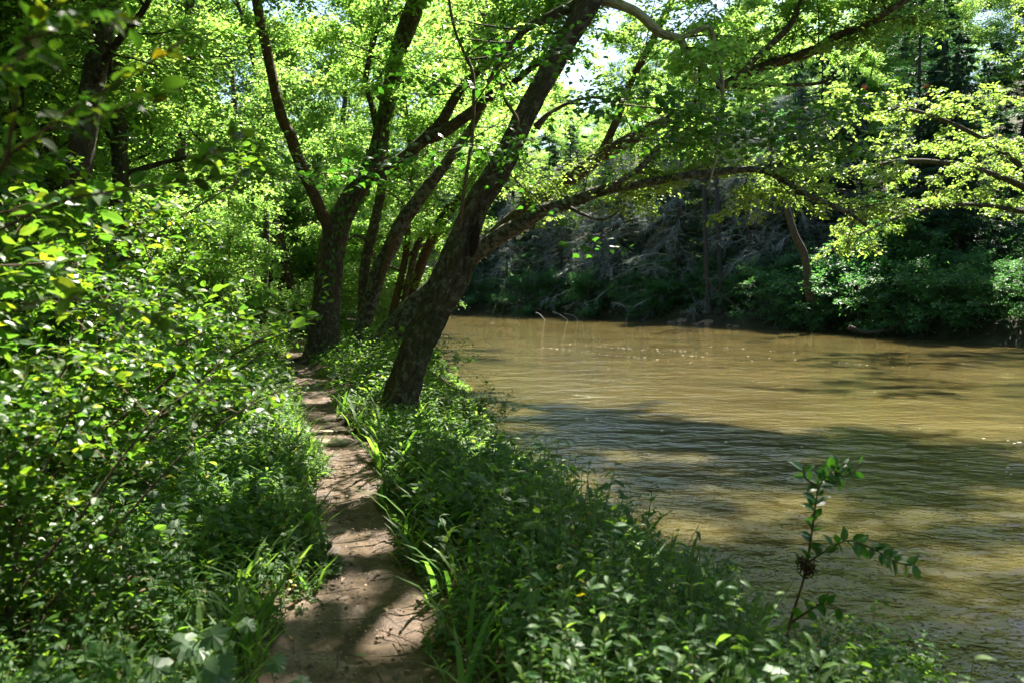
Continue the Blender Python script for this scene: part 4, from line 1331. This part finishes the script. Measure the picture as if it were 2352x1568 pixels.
# ------------------------------------------------------------------ ground cover
rng = np.random.default_rng(23)


def herbs(n, ysel, side, hmin, hmax, K, smin, smax, L, G=None, tpow=1.0, width=None, y0=2.4, y1=11):
    y = y0 + (y1 - y0) * rng.random(n) ** ysel
    if side > 0:
        a = pathx(y) + rw(y) - .02 + .10 * rng.random(n)
        b = edge(y) + .05
        x = a + (b - a) * rng.random(n) ** tpow
        w = np.clip((x - a) / .35, .15, 1)
    else:
        a = pathx(y) - lw(y) + .10 - .12 * rng.random(n)
        x = a - width * rng.random(n) ** tpow
        w = np.clip((a - x) / .5, .15, 1)
    z = ground(x, y)
    h = (hmin + (hmax - hmin) * rng.random(n) ** 1.5) * (.25 + .75 * w)
    h = h * np.clip((edge(y) - x) / .9, .4, 1) * np.clip(1 + .45 * fbm(x, y, 2.2, 8, 5), .45, 1.6)
    h = h * (1 - .65 * np.exp(-(((x + 1.2) / .75) ** 2 + ((y - 9.6) / .8) ** 2)))
    k = np.arange(K)
    f = (.25 + .75 * (k + 1) / K)[None] + rng.normal(0, .05, (n, K))
    az = rng.uniform(0, 6.28, n)[:, None] + k[None] * 2.4
    ln = rng.normal(0, .22, (n, 2))
    px = x[:, None] + ln[:, :1] * h[:, None] * f
    py = y[:, None] + ln[:, 1:] * h[:, None] * f
    pz = z[:, None] + h[:, None] * f
    p = np.stack([px, py, pz], -1)
    el = rng.normal(.15, .4, (n, K))
    d = np.stack([np.cos(az), np.sin(az), el], -1)
    nn = np.stack([-np.cos(az) * .3, -np.sin(az) * .3, np.ones_like(az)], -1) + rng.normal(0, .3, p.shape)
    s = rng.uniform(smin, smax, (n, K)) * (1.15 - .4 * f) * (.5 + .5 * w[:, None]) * np.clip(y / 5.5, .62, 1)[:, None]
    L.add(p.reshape(-1, 3), d.reshape(-1, 3), nn.reshape(-1, 3), s.ravel())
    if G is not None:
        b = np.stack([x, y, z - .02], -1)
        t = np.stack([x + ln[:, 0] * h, y + ln[:, 1] * h, z + h], -1)
        wv = np.array([.0035, 0, 0])
        v = np.stack([b - wv, b + wv, t + wv * .5, t - wv * .5], 1).reshape(-1, 3)
        G.add(v, quads=(np.arange(n)[:, None] * 4 + np.arange(4)[None]))


Ll, Lo, Gs, Lb = Leaves(), Leaves(), Geo(), Leaves()
herbs(3000, 1.15, 1, .15, .60, 9, .06, .16, Ll, Gs)
herbs(1300, 1.15, 1, .10, .38, 8, .05, .10, Lo, Gs)
Lh = Leaves()
herbs(520, 1.15, 1, .10, .42, 6, .06, .12, Lh, Gs)
herbs(480, 1.0, -1, .10, .42, 6, .06, .13, Lh, Gs, 1.2, 1.6)
stuff(linko('ground_cover', Lh.mesh('ground_cover', M_HERB, T_HEART)))
herbs(1300, 1.0, -1, .12, .45, 9, .07, .16, Ll, Gs, 1.2, 1.6)
herbs(1500, 1.0, -1, .08, .36, 8, .05, .11, Lo, Gs, 1.2, 1.7)


def blades(n, side, smin, smax, L, y0, y1, width=1.2, ysel=1.2):
    y = y0 + (y1 - y0) * rng.random(n) ** ysel
    if side > 0:
        a, b = pathx(y) + rw(y), edge(y) + .05
        x = a + (b - a) * rng.random(n)
    else:
        x = pathx(y) - lw(y) - width * rng.random(n) ** 1.3
    az = rng.uniform(0, 6.28, n)
    d = np.stack([np.cos(az) * .45, np.sin(az) * .45, np.ones(n)], -1)
    nn = np.stack([-np.cos(az), -np.sin(az), np.full(n, .5)], -1)
    L.add(np.stack([x, y, ground(x, y) - .01], -1), d, nn, rng.uniform(smin, smax, n))


blades(2000, 1, .12, .45, Lb, 2.4, 12)
blades(300, 1, .40, .62, Lb, 4.6, 11)
blades(2000, -1, .12, .42, Lb, 2.4, 12)
stuff(linko('ground_cover', Ll.mesh('ground_cover', M_HERB, T_LANCE)))
stuff(linko('ground_cover', Lo.mesh('ground_cover', M_HERB, T_OVAL)))
stuff(linko('grass', Lb.mesh('grass', M_GRASS, T_BLADE)))
stuff(linko('undergrowth', Gs.mesh('undergrowth', M_STEM, smooth=False)))
Ld = Leaves()
herbs(260, 1.15, 1, .05, .30, 5, .06, .12, Ld)
herbs(200, 1.0, -1, .05, .30, 5, .06, .11, Ld, None, 1.2, 1.6)
stuff(linko('dry_leaves', Ld.mesh('dry_leaves', M_DRY, T_LANCE)))
Ld = Leaves()
herbs(70, 1.15, 1, .15, .42, 6, .05, .11, Ld)
herbs(45, 1.0, -1, .15, .42, 6, .05, .10, Ld, None, 1.2, 1.6)
stuff(linko('yellow_leaves', Ld.mesh('yellow_leaves', M_YEL, T_OVAL)))
Ld = Leaves()
herbs(260, 1.15, 1, .2, .5, 7, .07, .13, Ld)
herbs(160, 1.0, -1, .2, .5, 7, .08, .14, Ld, None, 1.2, 1.7)
stuff(linko('ground_cover', Ld.mesh('ground_cover', M_LOBED, T_MAPLE)))
# further off, coarser
Lf = Leaves()
herbs(3800, .9, 1, .15, .6, 8, .07, .13, Lf, None, 1, None, 10.5, 36)
herbs(4200, .9, -1, .15, .7, 8, .07, .13, Lf, None, 1.3, 3.5, 10.5, 40)
herbs(2500, .9, -1, .15, .6, 7, .08, .14, Lf, None, 1.0, 14, 4, 44)
stuff(linko('ground_cover', Lf.mesh('ground_cover', M_HERB, T_HEX)))
Lf = Leaves()
n = 5000
s = rng.uniform(FBs[0], FBs[-1] * .72, n)
dd = .5 + 24 * rng.random(n) ** 1.7
q = np.array([fbank(a, b) for a, b in zip(s, dd)])
for k in range(4):
    az = rng.uniform(0, 6.28, n)
    Lf.add(q + rng.normal(0, .25, (n, 3)) * np.array([1, 1, .3]) + np.array([0, 0, .2]), np.stack([np.cos(az), np.sin(az), rng.normal(.1, .3, n)], -1), np.array([0, 0, 1.0]) + rng.normal(0, .4, (n, 3)), rng.uniform(.14, .3, n))
stuff(linko('far_undergrowth', Lf.mesh('far_undergrowth', M_FAR, T_HEX)))

# single plants that stand out
def stalk(name, label, x, y, h, nl, smin, smax, tmpl, mat, lean=(0, 0), cat='plant', group=None, droop=-.1, stemr=.006, z=None):
    z0 = float(ground(x, y)) if z is None else z
    t = thing(name, label, cat, (x, y, z0), group)
    g = Geo()
    pts = np.array([[x, y, z0 - .05], [x + lean[0] * .3, y + lean[1] * .3, z0 + h * .5], [x + lean[0], y + lean[1], z0 + h]])
    p, r, _ = tube(g, pts, [stemr, stemr * .8, stemr * .4], 6, 6)
    linko('stem', g.mesh('stem', M_STEM, bark=True), t)
    for i in range(nl):
        f = .25 + .75 * (i + 1) / nl
        q = p[int(f * (len(p) - 1))]
        a = i * 2.4 + rng.normal(0, .3)
        leaf_part(t, q, (math.cos(a), math.sin(a), .35 + droop + rng.normal(0, .25)), (rng.normal(0, .25), rng.normal(0, .25), 1), rng.uniform(smin, smax) * (1.2 - .45 * f), tmpl, mat)
    return t


TG = 'tall leafy stalks on the right bank'
for (u, v_, Y, h, lab) in [(1195, 985, 9.6, .75, 'tall leafy stalk at the water edge, right of the leaning trunk'), (1120, 930, 10.5, .7, 'pale sunlit stalk beside the leaning trunk'),
                           (1290, 1110, 7.6, .75, 'long bladed stalk standing above the riverside herbs'), (1480, 1260, 6.0, .75, 'single tall stalk with drooping leaf by the water'),
                           (1395, 1100, 7.8, .55, 'broken leafy stalk leaning over the river edge'), (1630, 1400, 5.2, .6, 'yellow tipped stalk over the water edge'), (1060, 1150, 6.6, .5, 'broad leaved stalk in the middle of the right bank'),
                           (1240, 1330, 5.0, .55, 'grey green stalk in the near right herbs'), (1120, 1430, 4.4, .5, 'stalk with arching leaves near the path in the foreground')]:
    q = P(u, v_, Y)
    stalk('leafy_stalk', lab, q[0], q[1], h, 14, .09, .17, T_LANCE, M_HERB, (rng.normal(0, .1), rng.normal(0, .1)), group=TG)
HG = 'broad leaved herbs beside the path'
k = 0
for y in np.linspace(2.9, 8.2, 15):
    for sd in (1, -1):
        x = pathx(y) + (rw(y) + rng.uniform(.12, .9) if sd > 0 else -lw(y) - rng.uniform(.1, .8))
        ov = rng.random() < .5
        wh = 'at the bottom of the frame' if y < 3.6 else 'level with the sandy shoulder' if y < 4.8 else 'midway to the flat stone' if y < 6 else 'short of the flat stone' if y < 7.2 else 'beside the flat stone'
        lb = ('oval leaved herb ' if ov else 'narrow leaved herb ') + ('close to' if abs(x - pathx(y)) < .72 else 'set back from') + (' the right path edge, ' if sd > 0 else ' the left path edge, ') + wh
        t = stalk('broad_leaved_herb', lb, x, y, rng.uniform(.22, .42), 9, .08, .14, T_OVAL if ov else T_LANCE, M_HERB, (rng.normal(0, .06), rng.normal(0, .06)), group=HG + (' right' if sd > 0 else ' left'))
# grey green lobed plants by the sandy shoulder
for (u, v_, Y, n, lab) in [(420, 1470, 3.05, 12, 'grey green lobed leaved plant bending over the sandy shoulder'), (520, 1560, 2.75, 7, 'small lobed leaved plant at the bottom of the sandy shoulder'), (985, 1270, 5.4, 6, 'pale lobed leaves drooping over the right path edge')]:
    b = P(u, v_, Y)
    b[2] = float(ground(b[0], b[1]))
    t = thing('lobed_plant', lab, 'plant', b)
    g = Geo()
    for i in range(n):
        a = rng.uniform(-1.2, 1.2)
        e = b + np.array([math.sin(a) * .18 + .14, -math.cos(a) * .08 + rng.normal(0, .08), rng.uniform(.14, .42)])
        tube(g, np.array([b + np.array([0, 0, -.02]), b * .5 + e * .5 + np.array([-.03, 0, .05]), e]), [.005, .004, .003], 5, 4)
        leaf_part(t, e, (math.sin(a) * .6 + .5, -.5 + rng.normal(0, .3), -.35), (rng.normal(0, .2), -.45, 1), rng.uniform(.07, .13), T_LOBED, M_LOBED)
    linko('stems', g.mesh('stems', M_STEM, bark=True), t)['kind'] = 'stuff'
t = thing('round_leaved_plant', 'small plant with three round leaves standing alone on the sand', 'plant', P(595, 1385, 3.9))
b = np.array(t.location)
b[2] = float(ground(b[0], b[1])) + .02
t.location = Vector(b)
for (d_, s_) in [((-.3, .2, .9), .11), ((1, -.3, .25), .12), ((.2, -.6, .1), .09)]:
    leaf_part(t, b + np.array([0, 0, .02]), d_, (0, -.6, 1), s_, T_OVAL, M_HERB)
g = Geo()
tube(g, np.array([b - [0, 0, .04], b, b + [0, 0, .03]]), [.004, .004, .003], 5, 2)
linko('stem', g.mesh('stem', M_STEM, bark=True), t)

# willow sapling at the right front
W = thing('willow_sapling', 'thin willow sapling with few leaves rising before the water at lower right', 'sapling', P(1775, 1640, 4.3))
g, g2 = Geo(), Geo()
ws = np.array([P(*q) for q in [(1760, 1700, 4.3), (1795, 1540, 4.3), (1815, 1430, 4.3), (1848, 1320, 4.3), (1865, 1220, 4.3), (1878, 1130, 4.3), (1900, 1090, 4.3), (1940, 1055, 4.3)]])
tube(g, ws, np.linspace(.010, .003, len(ws)), 8, 5, .1)
linko('stem', g.mesh('stem', M_TWIG, bark=True), W)
wsb = [[(1856, 1290, 4.3), (1900, 1262, 4.25), (1950, 1240, 4.2), (2010, 1262, 4.15), (2060, 1290, 4.1), (2110, 1300, 4.1)], [(1880, 1120, 4.3), (1850, 1095, 4.3), (1845, 1070, 4.3)],
       [(1815, 1430, 4.3), (1860, 1400, 4.25), (1890, 1385, 4.2), (1940, 1400, 4.2)], [(1905, 1085, 4.3), (1950, 1090, 4.3), (1985, 1055, 4.3)]]
for b in wsb:
    p = np.array([P(*q) for q in b])
    tube(g2, p, np.linspace(.0065, .003, len(p)), 5, 4)
linko('twigs', g2.mesh('twigs', M_TWIG, bark=True), W)['kind'] = 'stuff'
for k_, (b, n) in enumerate([(ws[3:], 44), (np.array([P(*q) for q in wsb[0]]), 28), (np.array([P(*q) for q in wsb[1]]), 5), (np.array([P(*q) for q in wsb[2]]), 8), (np.array([P(*q) for q in wsb[3]]), 7)]):
    pp = catmull(b, 8)
    for i in range(n):
        k = int((.1 + .9 * (i + rng.random()) / n) * (len(pp) - 2))
        tg = unit(pp[k + 1] - pp[k])
        sd = np.cross(tg, [0, -1.0, .2]) * (1 if i % 2 else -1)
        leaf_part(W, pp[k], tg * .5 + sd * .8 + rng.normal(0, .35, 3), np.array([0, -.5, 1.0]) + rng.normal(0, .5, 3), rng.uniform(.06, .095), T_OVAL, M_MAPLE)
for (a, b) in [((2085, 1268, 4.1), (2135, 1272, 4.08)), ((2035, 1285, 4.1), (2048, 1312, 4.1))]:
    g = Geo()
    q0, q1 = P(*a), P(*b)
    tube(g, np.array([q0, (q0 + q1) / 2 + [0, 0, .008], q1]), [.004, .007, .003], 6, 5, .2)
    linko('catkin', g.mesh('catkin', M_CATKIN, bark=True), W)
# flood debris caught on the sapling
D = thing('debris_clump', 'dark clump of flood debris caught on the willow sapling stem', 'debris', P(1856, 1298, 4.29))
L2 = Geo()
c0 = P(1856, 1300, 4.29)
for i in range(46):
    a = rng.normal(0, 1, 3)
    a = a / np.linalg.norm(a) * rng.uniform(.03, .085)
    q = c0 + rng.normal(0, .018, 3)
    tube(L2, np.array([q - a * .6, q + rng.normal(0, .012, 3), q + a]), [.002, .005, .0015], 4, 3)
linko('fibres', L2.mesh('fibres', M_DEBRIS, bark=True), D)['kind'] = 'stuff'
# shrubs at the lower right over the water
bsh = shrub('bank_shrub', 311, .62, .62, 9, 900, .066, M_HERB, T_OVAL, 'low shrub under the willow sapling at the front right', 70)
spots = [(1.30, 3.75, 1.0, 'low shrub under the willow sapling at the front right'), (1.85, 4.25, 1.05, 'leafy shrub hanging over the water at the lower right corner'), (.80, 3.5, .8, 'small shrub at the bottom edge right of the path'),
         (2.25, 4.75, .85, 'outermost small shrub above the water at lower right'), (1.32, 5.65, .85, 'small twiggy shrub at the water edge, middle right'), (.95, 6.9, .8, 'twiggy bush leaning over the river edge below the tall stalks'), (1.5, 3.3, .9, 'shrub at the bottom edge beneath the willow sapling')]
for i, (x, y, s_, lab) in enumerate(spots):
    z = max(float(ground(x, y)) - .03, WZ - .05)
    s_ *= .84
    if i == 0:
        bsh.location, bsh.scale = Vector((x, y, z)), (s_,) * 3
        bsh['group'], bsh['label'] = 'low shrubs of the right bank', lab
    else:
        dup(bsh, (x, y, z), rng.uniform(0, 6), s_, lab, 'low shrubs of the right bank')
# saplings close round the leaning trunk
for (u, v_, Y, s, lab) in [(1075, 900, 11.8, .5, 'vine clad bush just right of the leaning trunk base'), (960, 760, 14.0, .65, 'maple like bush between the speckled and leaning trunks')]:
    q = P(u, v_, Y)
    dup(shp[1], (q[0], q[1], float(ground(q[0], q[1])) - .05), rng.uniform(0, 6), s, lab, 'bushes round the leaning trunk')


# ------------------------------------------------------------------ stones, roots, leaves, sticks
def stone(label, u, v_, Y, sx, sy, sz, rz, seed, group='stones in the path'):
    b = P(u, v_, Y)
    z = float(ground(b[0], b[1]))
    r = np.random.default_rng(seed)
    nu, nv = 14, 7
    g = Geo()
    vs = []
    ph = r.uniform(0, 6, 4)
    for i in range(nv):
        f = i / (nv - 1)
        ring = [1.0, 1.02, 1.0, .93, .72, .4, .06][i]
        hz = [-.6, 0, .45, .8, .97, 1.0, 1.0][i]
        for j in range(nu):
            a = 2 * math.pi * j / nu
            w = ring * (1 + .16 * math.sin(2 * a + ph[0]) + .10 * math.sin(3 * a + ph[1]) + .05 * math.sin(7 * a + ph[2]))
            x, y = math.cos(a) * w * sx, math.sin(a) * w * sy
            vs.append((x * math.cos(rz) - y * math.sin(rz), x * math.sin(rz) + y * math.cos(rz), hz * sz + .1 * sz * math.sin(3 * x / sx + ph[3])))
    i = np.arange(nv - 1)[:, None] * nu
    j = np.arange(nu)[None]
    q = np.stack([i + j, i + (j + 1) % nu, i + nu + (j + 1) % nu, i + nu + j], -1).reshape(-1, 4)
    vs.append((0, 0, sz * 1.0))
    g.add(vs, q, [((nv - 1) * nu + k, (nv - 1) * nu + (k + 1) % nu, nv * nu) for k in range(nu)])
    o = linko('stone', g.mesh('stone', M_STONE))
    o.location = (b[0], b[1], z + .02)
    return tag(o, label, 'stone', group)


stone('broad flat pale stone lying across the path by the leaning trunk', 757, 998, 8.75, .25, .15, .028, .15, 1)
stone('small rounded stone at the left path edge before the flat stone', 692, 985, 9.1, .09, .05, .035, .3, 2)
stone('long sandy stone half buried in the left shoulder of the path', 700, 1225, 5.45, .13, .22, .03, .5, 3)
stone('narrow stone lying behind the broad flat one', 745, 975, 9.35, .16, .05, .022, -.1, 4)
rt = [([(690, 980, 9.15), (715, 976, 9.2), (750, 968, 9.35), (800, 972, 9.3), (850, 968, 9.6), (885, 962, 9.9)], .035, 'knotted root crossing the path behind the flat stone'),
      ([(655, 850, 16.0), (690, 845, 16.3), (720, 830, 17.5), (738, 825, 18.4)], .05, 'dark root running from the forked tree across the path')]
for tr, r, lab in rt:
    p = []
    for (u, v_, Y) in tr:
        q = P(u, v_, Y)
        q[2] = float(ground(q[0], q[1])) + .015 + rng.uniform(0, .02)
        p.append(q)
    g = Geo()
    p = np.array(p)
    tube(g, p - p[0], np.linspace(r * .6, r, len(p)), 8, 5, .2)
    o = linko('exposed_root', g.mesh('exposed_root', M_BARK, bark=True))
    o.location = Vector(p[0])
    tag(o, lab, 'root')


def pz(x, y):
    return float(max(ground(x, y), -.06)) + .022


for (u, v_, lab, mt, s_) in [(803, 1270, 'yellow green leaf lying flat in the middle of the path', M_YEL, .045), (757, 1390, 'green leaf lying on the path near the sand', M_MAPLE, .035), (818, 1515, 'pale green leaf lying at the bottom of the path', M_MAPLE, .05), (700, 1425, 'small green leaf on the sandy shoulder', M_MAPLE, .03),
                             (845, 1100, 'bright leaf on the sunlit patch of the path', M_YEL, .04), (905, 1290, 'leaf lying by the right path edge', M_DRY, .06), (880, 1400, 'curled dry leaf on the pale path patch', M_DRY, .05), (670, 1470, 'dry leaf lying on the sand by the lobed plant', M_DRY, .07), (790, 1330, 'thin dry leaf in the path middle', M_DRY, .04)]:
    x = (u - 1176) / FP
    Yq = 1.65 * FP / (v_ - 666) * 1.0
    b = P(u, v_, Yq)
    t = Geo()
    t.add(T_OVAL[0] * s_, tris=T_OVAL[1])
    o = linko('fallen_leaf', t.mesh('fallen_leaf', mt, smooth=False))
    o.location = (b[0], b[1], pz(b[0], b[1]) + .004)
    o.rotation_euler = (rng.normal(0, .12), rng.normal(0, .12), rng.uniform(0, 6))
    tag(o, lab, 'leaf', 'fallen leaves on the path')
# tiny litter
Lt = Leaves()
n = 1500
y = 2.6 + 9 * rng.random(n) ** 1.3
x = pathx(y) + rng.normal(0, .25, n)
z = np.array([pz(a, b) for a, b in zip(x, y)])
az = rng.uniform(0, 6.28, n)
Lt.add(np.stack([x, y, z], -1), np.stack([np.cos(az), np.sin(az), rng.normal(0, .15, n)], -1), np.array([0, 0, 1.0]) + rng.normal(0, .3, (n, 3)), rng.uniform(.006, .045, n) * rng.random(n) ** .5)
stuff(linko('leaf_litter', Lt.mesh('leaf_litter', M_DRY, T_HEX)))

g = Geo()
n = 420
y = 2.6 + 8 * rng.random(n) ** 1.2
x = pathx(y) + rng.normal(0, .22, n)
for a, b in zip(x, y):
    r = .003 + .011 * rng.random() ** 3
    c = np.array([a, b, pz(a, b)])
    k = 6
    th = np.arange(k) / k * 6.283
    rr = r * rng.uniform(.7, 1.3, k)
    g.add(np.vstack([c + np.column_stack([np.cos(th) * rr, np.sin(th) * rr, np.full(k, -r * .4)]), c + np.column_stack([np.cos(th) * rr * .6, np.sin(th) * rr * .6, np.full(k, r * .6)])]),
          quads=[(i, (i + 1) % k, k + (i + 1) % k, k + i) for i in range(k)], tris=[(k, k + i, k + i + 1) for i in range(1, k - 1)])
stuff(linko('pebbles', g.mesh('pebbles', M_PEBBLE, smooth=False)))
g = Geo()
for _ in range(90):
    b = 2.7 + 8 * rng.random() ** 1.2
    a = pathx(b) + rng.normal(0, .28)
    c = np.array([a, b, pz(a, b) + .004])
    t_ = rng.uniform(0, 6.28)
    l = rng.uniform(.03, .14)
    d_ = np.array([math.cos(t_), math.sin(t_), rng.normal(0, .08)]) * l
    tube(g, np.array([c - d_, c + rng.normal(0, l * .12, 3) * np.array([1, 1, .2]), c + d_]), [.0035, .003, .002], 4, 2)
stuff(linko('twig_litter', g.mesh('twig_litter', M_TWIG, bark=True)))
# sticks rising from the far water
for tr, r, lab in [([(1436, 738), (1443, 722), (1436, 706), (1420, 698), (1404, 694)], .032, 'bleached bent stick rising from the water near the far bank'),
                   ([(1310, 733), (1285, 722), (1268, 716)], .03, 'low bleached branch lying in the water left of the bent stick'),
                   ([(1330, 732), (1318, 726), (1296, 720)], .025, 'short bleached stick beside the low branch in the water'),
                   ([(1255, 730), (1240, 722), (1230, 718)], .03, 'leftmost bleached stick in the far water')]:
    p = np.array([P(u, v_, 66) for u, v_ in tr])
    p[0, 2] = min(p[0, 2], WZ - .15)
    g = Geo()
    tube(g, p - p[0], np.linspace(r, r * .5, len(p)), 6, 5, .1)
    o = linko('driftwood', g.mesh('driftwood', M_DEADW, bark=True))
    o.location = Vector(p[0])
    tag(o, lab, 'driftwood', 'bleached sticks in the far water')
# fallen pole and curved log at the far bank
for tr, r, lab, Y in [([(1712, 722), (1680, 695), (1645, 668), (1615, 630)], .10, 'grey fallen pole leaning across the sandy bank', 55.5), ([(1950, 752), (1972, 760), (1990, 764), (2040, 758), (2075, 738), (2120, 728)], .14, 'dark curved log dipping towards the far water', 42)]:
    p = np.array([P(u, v_, Y) for u, v_ in tr])
    g = Geo()
    tube(g, p - p[0], np.linspace(r, r * .5, len(p)), 8, 5, .1)
    o = linko('fallen_log', g.mesh('fallen_log', M_BARKF, bark=True))
    o.location = Vector(p[0])
    tag(o, lab, 'log')
# foam flecks drifting on the river
g = Geo()
n = 110
yy = 6 + 40 * rng.random(n) ** 1.4
cs = np.column_stack([7 + 34 * rng.random(11), rng.random(11)])
ci = rng.integers(0, 11, n)
al = rng.normal(0, 1.0, n)
yy = cs[ci, 0] + al * 1.2
xx = edge(cs[ci, 0]) + .8 + cs[ci, 1] * (3 + .4 * cs[ci, 0]) - al * .9 + rng.normal(0, .16, n)
for x, y in zip(xx, yy):
    if x / y > .8:
        continue
    k = 7
    a = np.arange(k) / k * 6.283
    r = rng.uniform(.006, .015) * (1 + .03 * y) * (1 + .3 * rng.random(k))
    g.add(np.column_stack([x + np.cos(a) * r * 1.6, y + np.sin(a) * r, np.full(k, WZ + .008)]), tris=[(0, i, i + 1) for i in range(1, k - 1)])
stuff(linko('foam', g.mesh('foam', M_FOAM, smooth=False)))


# ------------------------------------------------------------------ labels for the many trees: where each one stands
def where_far(u):
    for lim, w in [(1000, 'upstream beyond the leaning trunk'), (1200, 'just right of the leaning trunk'), (1330, 'behind the bleached sticks in the water'), (1500, 'right of the bleached sticks'), (1620, 'left of the grey trunk pair'), (1720, 'above the pale sandy bank'), (1850, 'behind the bare leaning stem'),
                   (1990, 'right of the bare leaning stem'), (2120, 'above the curved log'), (2240, 'left of the sunlit tree trunk'), (2352, 'beside the sunlit tree trunk')]:
        if u < lim:
            return w
    return 'past the right frame edge'


def where_near(u):
    for lim, w in [(0, 'past the left frame edge'), (150, 'at the left frame edge'), (300, 'behind the leftmost dark trunks'), (440, 'by the straight dark trunk'), (560, 'right of the straight dark trunk'), (640, 'left of the path bend'), (720, 'at the path bend'), (800, 'behind the forked tree'), (900, 'between the two middle trees'), (1000, 'behind the speckled tree'), (1176, 'behind the leaning trunk')]:
        if u < lim:
            return w
    return 'over the river side'


KIND = {'dark hemlocks of the far bank': ('dark hemlock', where_far, [36, 46, 56, 66, 78]), 'grey dying hemlocks of the far bank': ('grey dying hemlock', where_far, [60, 75]),
        'green shrubs of the far bank': ('green waterside shrub', where_far, [42, 50, 62, 76]), 'shaded undergrowth bushes on the far bank': ('shaded bush', where_far, [46, 54, 62, 72, 82]),
        'leafy trees behind the far bank': ('leafy slope tree', where_far, [66, 78, 92]), 'leafy trees of the near bank woods': ('leafy woodland tree', where_near, [12, 20, 30, 42, 56, 72, 88]),
        'low leafy saplings under the trees': ('low leafy sapling', where_near, [14, 18, 22, 27, 33, 40, 48, 56]), 'tall trees leaning over the river upstream': ('tall tree leaning to the river', where_near, [40, 55])}
ROW = ['in the nearest row', 'in the second row', 'in the third row', 'in the fourth row', 'in the fifth row', 'in the sixth row', 'in the seventh row', 'in the eighth row', 'farthest back']
cells = {}
for o in COL.objects:
    if o.parent is None and o.get('group') in KIND:
        nm, fn, lim = KIND[o['group']]
        x, y, z = o.location
        if y < 1:
            o['label'] = nm + ' standing unseen behind the viewer'
            continue
        wh = fn(1176 + FP * x / y)
        row = ROW[sum(y > a for a in lim)] if sum(y > a for a in lim) < len(lim) else ROW[-1]
        cells.setdefault((nm, wh, row), []).append(o)
SZ = {1: [''], 2: ['shorter ', 'taller '], 3: ['shortest ', 'middle sized ', 'tallest '], 4: ['shortest ', 'second shortest ', 'second tallest ', 'tallest '], 5: ['shortest ', 'second shortest ', 'middle sized ', 'second tallest ', 'tallest ']}
for (nm, wh, row), os_ in cells.items():
    os_.sort(key=lambda o: o.scale[2])
    n = len(os_)
    for i, o in enumerate(os_):
        o['label'] = (SZ[n][i] if n in SZ else SZ[3][min(2, 3 * i // n)]) + nm + ' ' + wh + ', ' + row
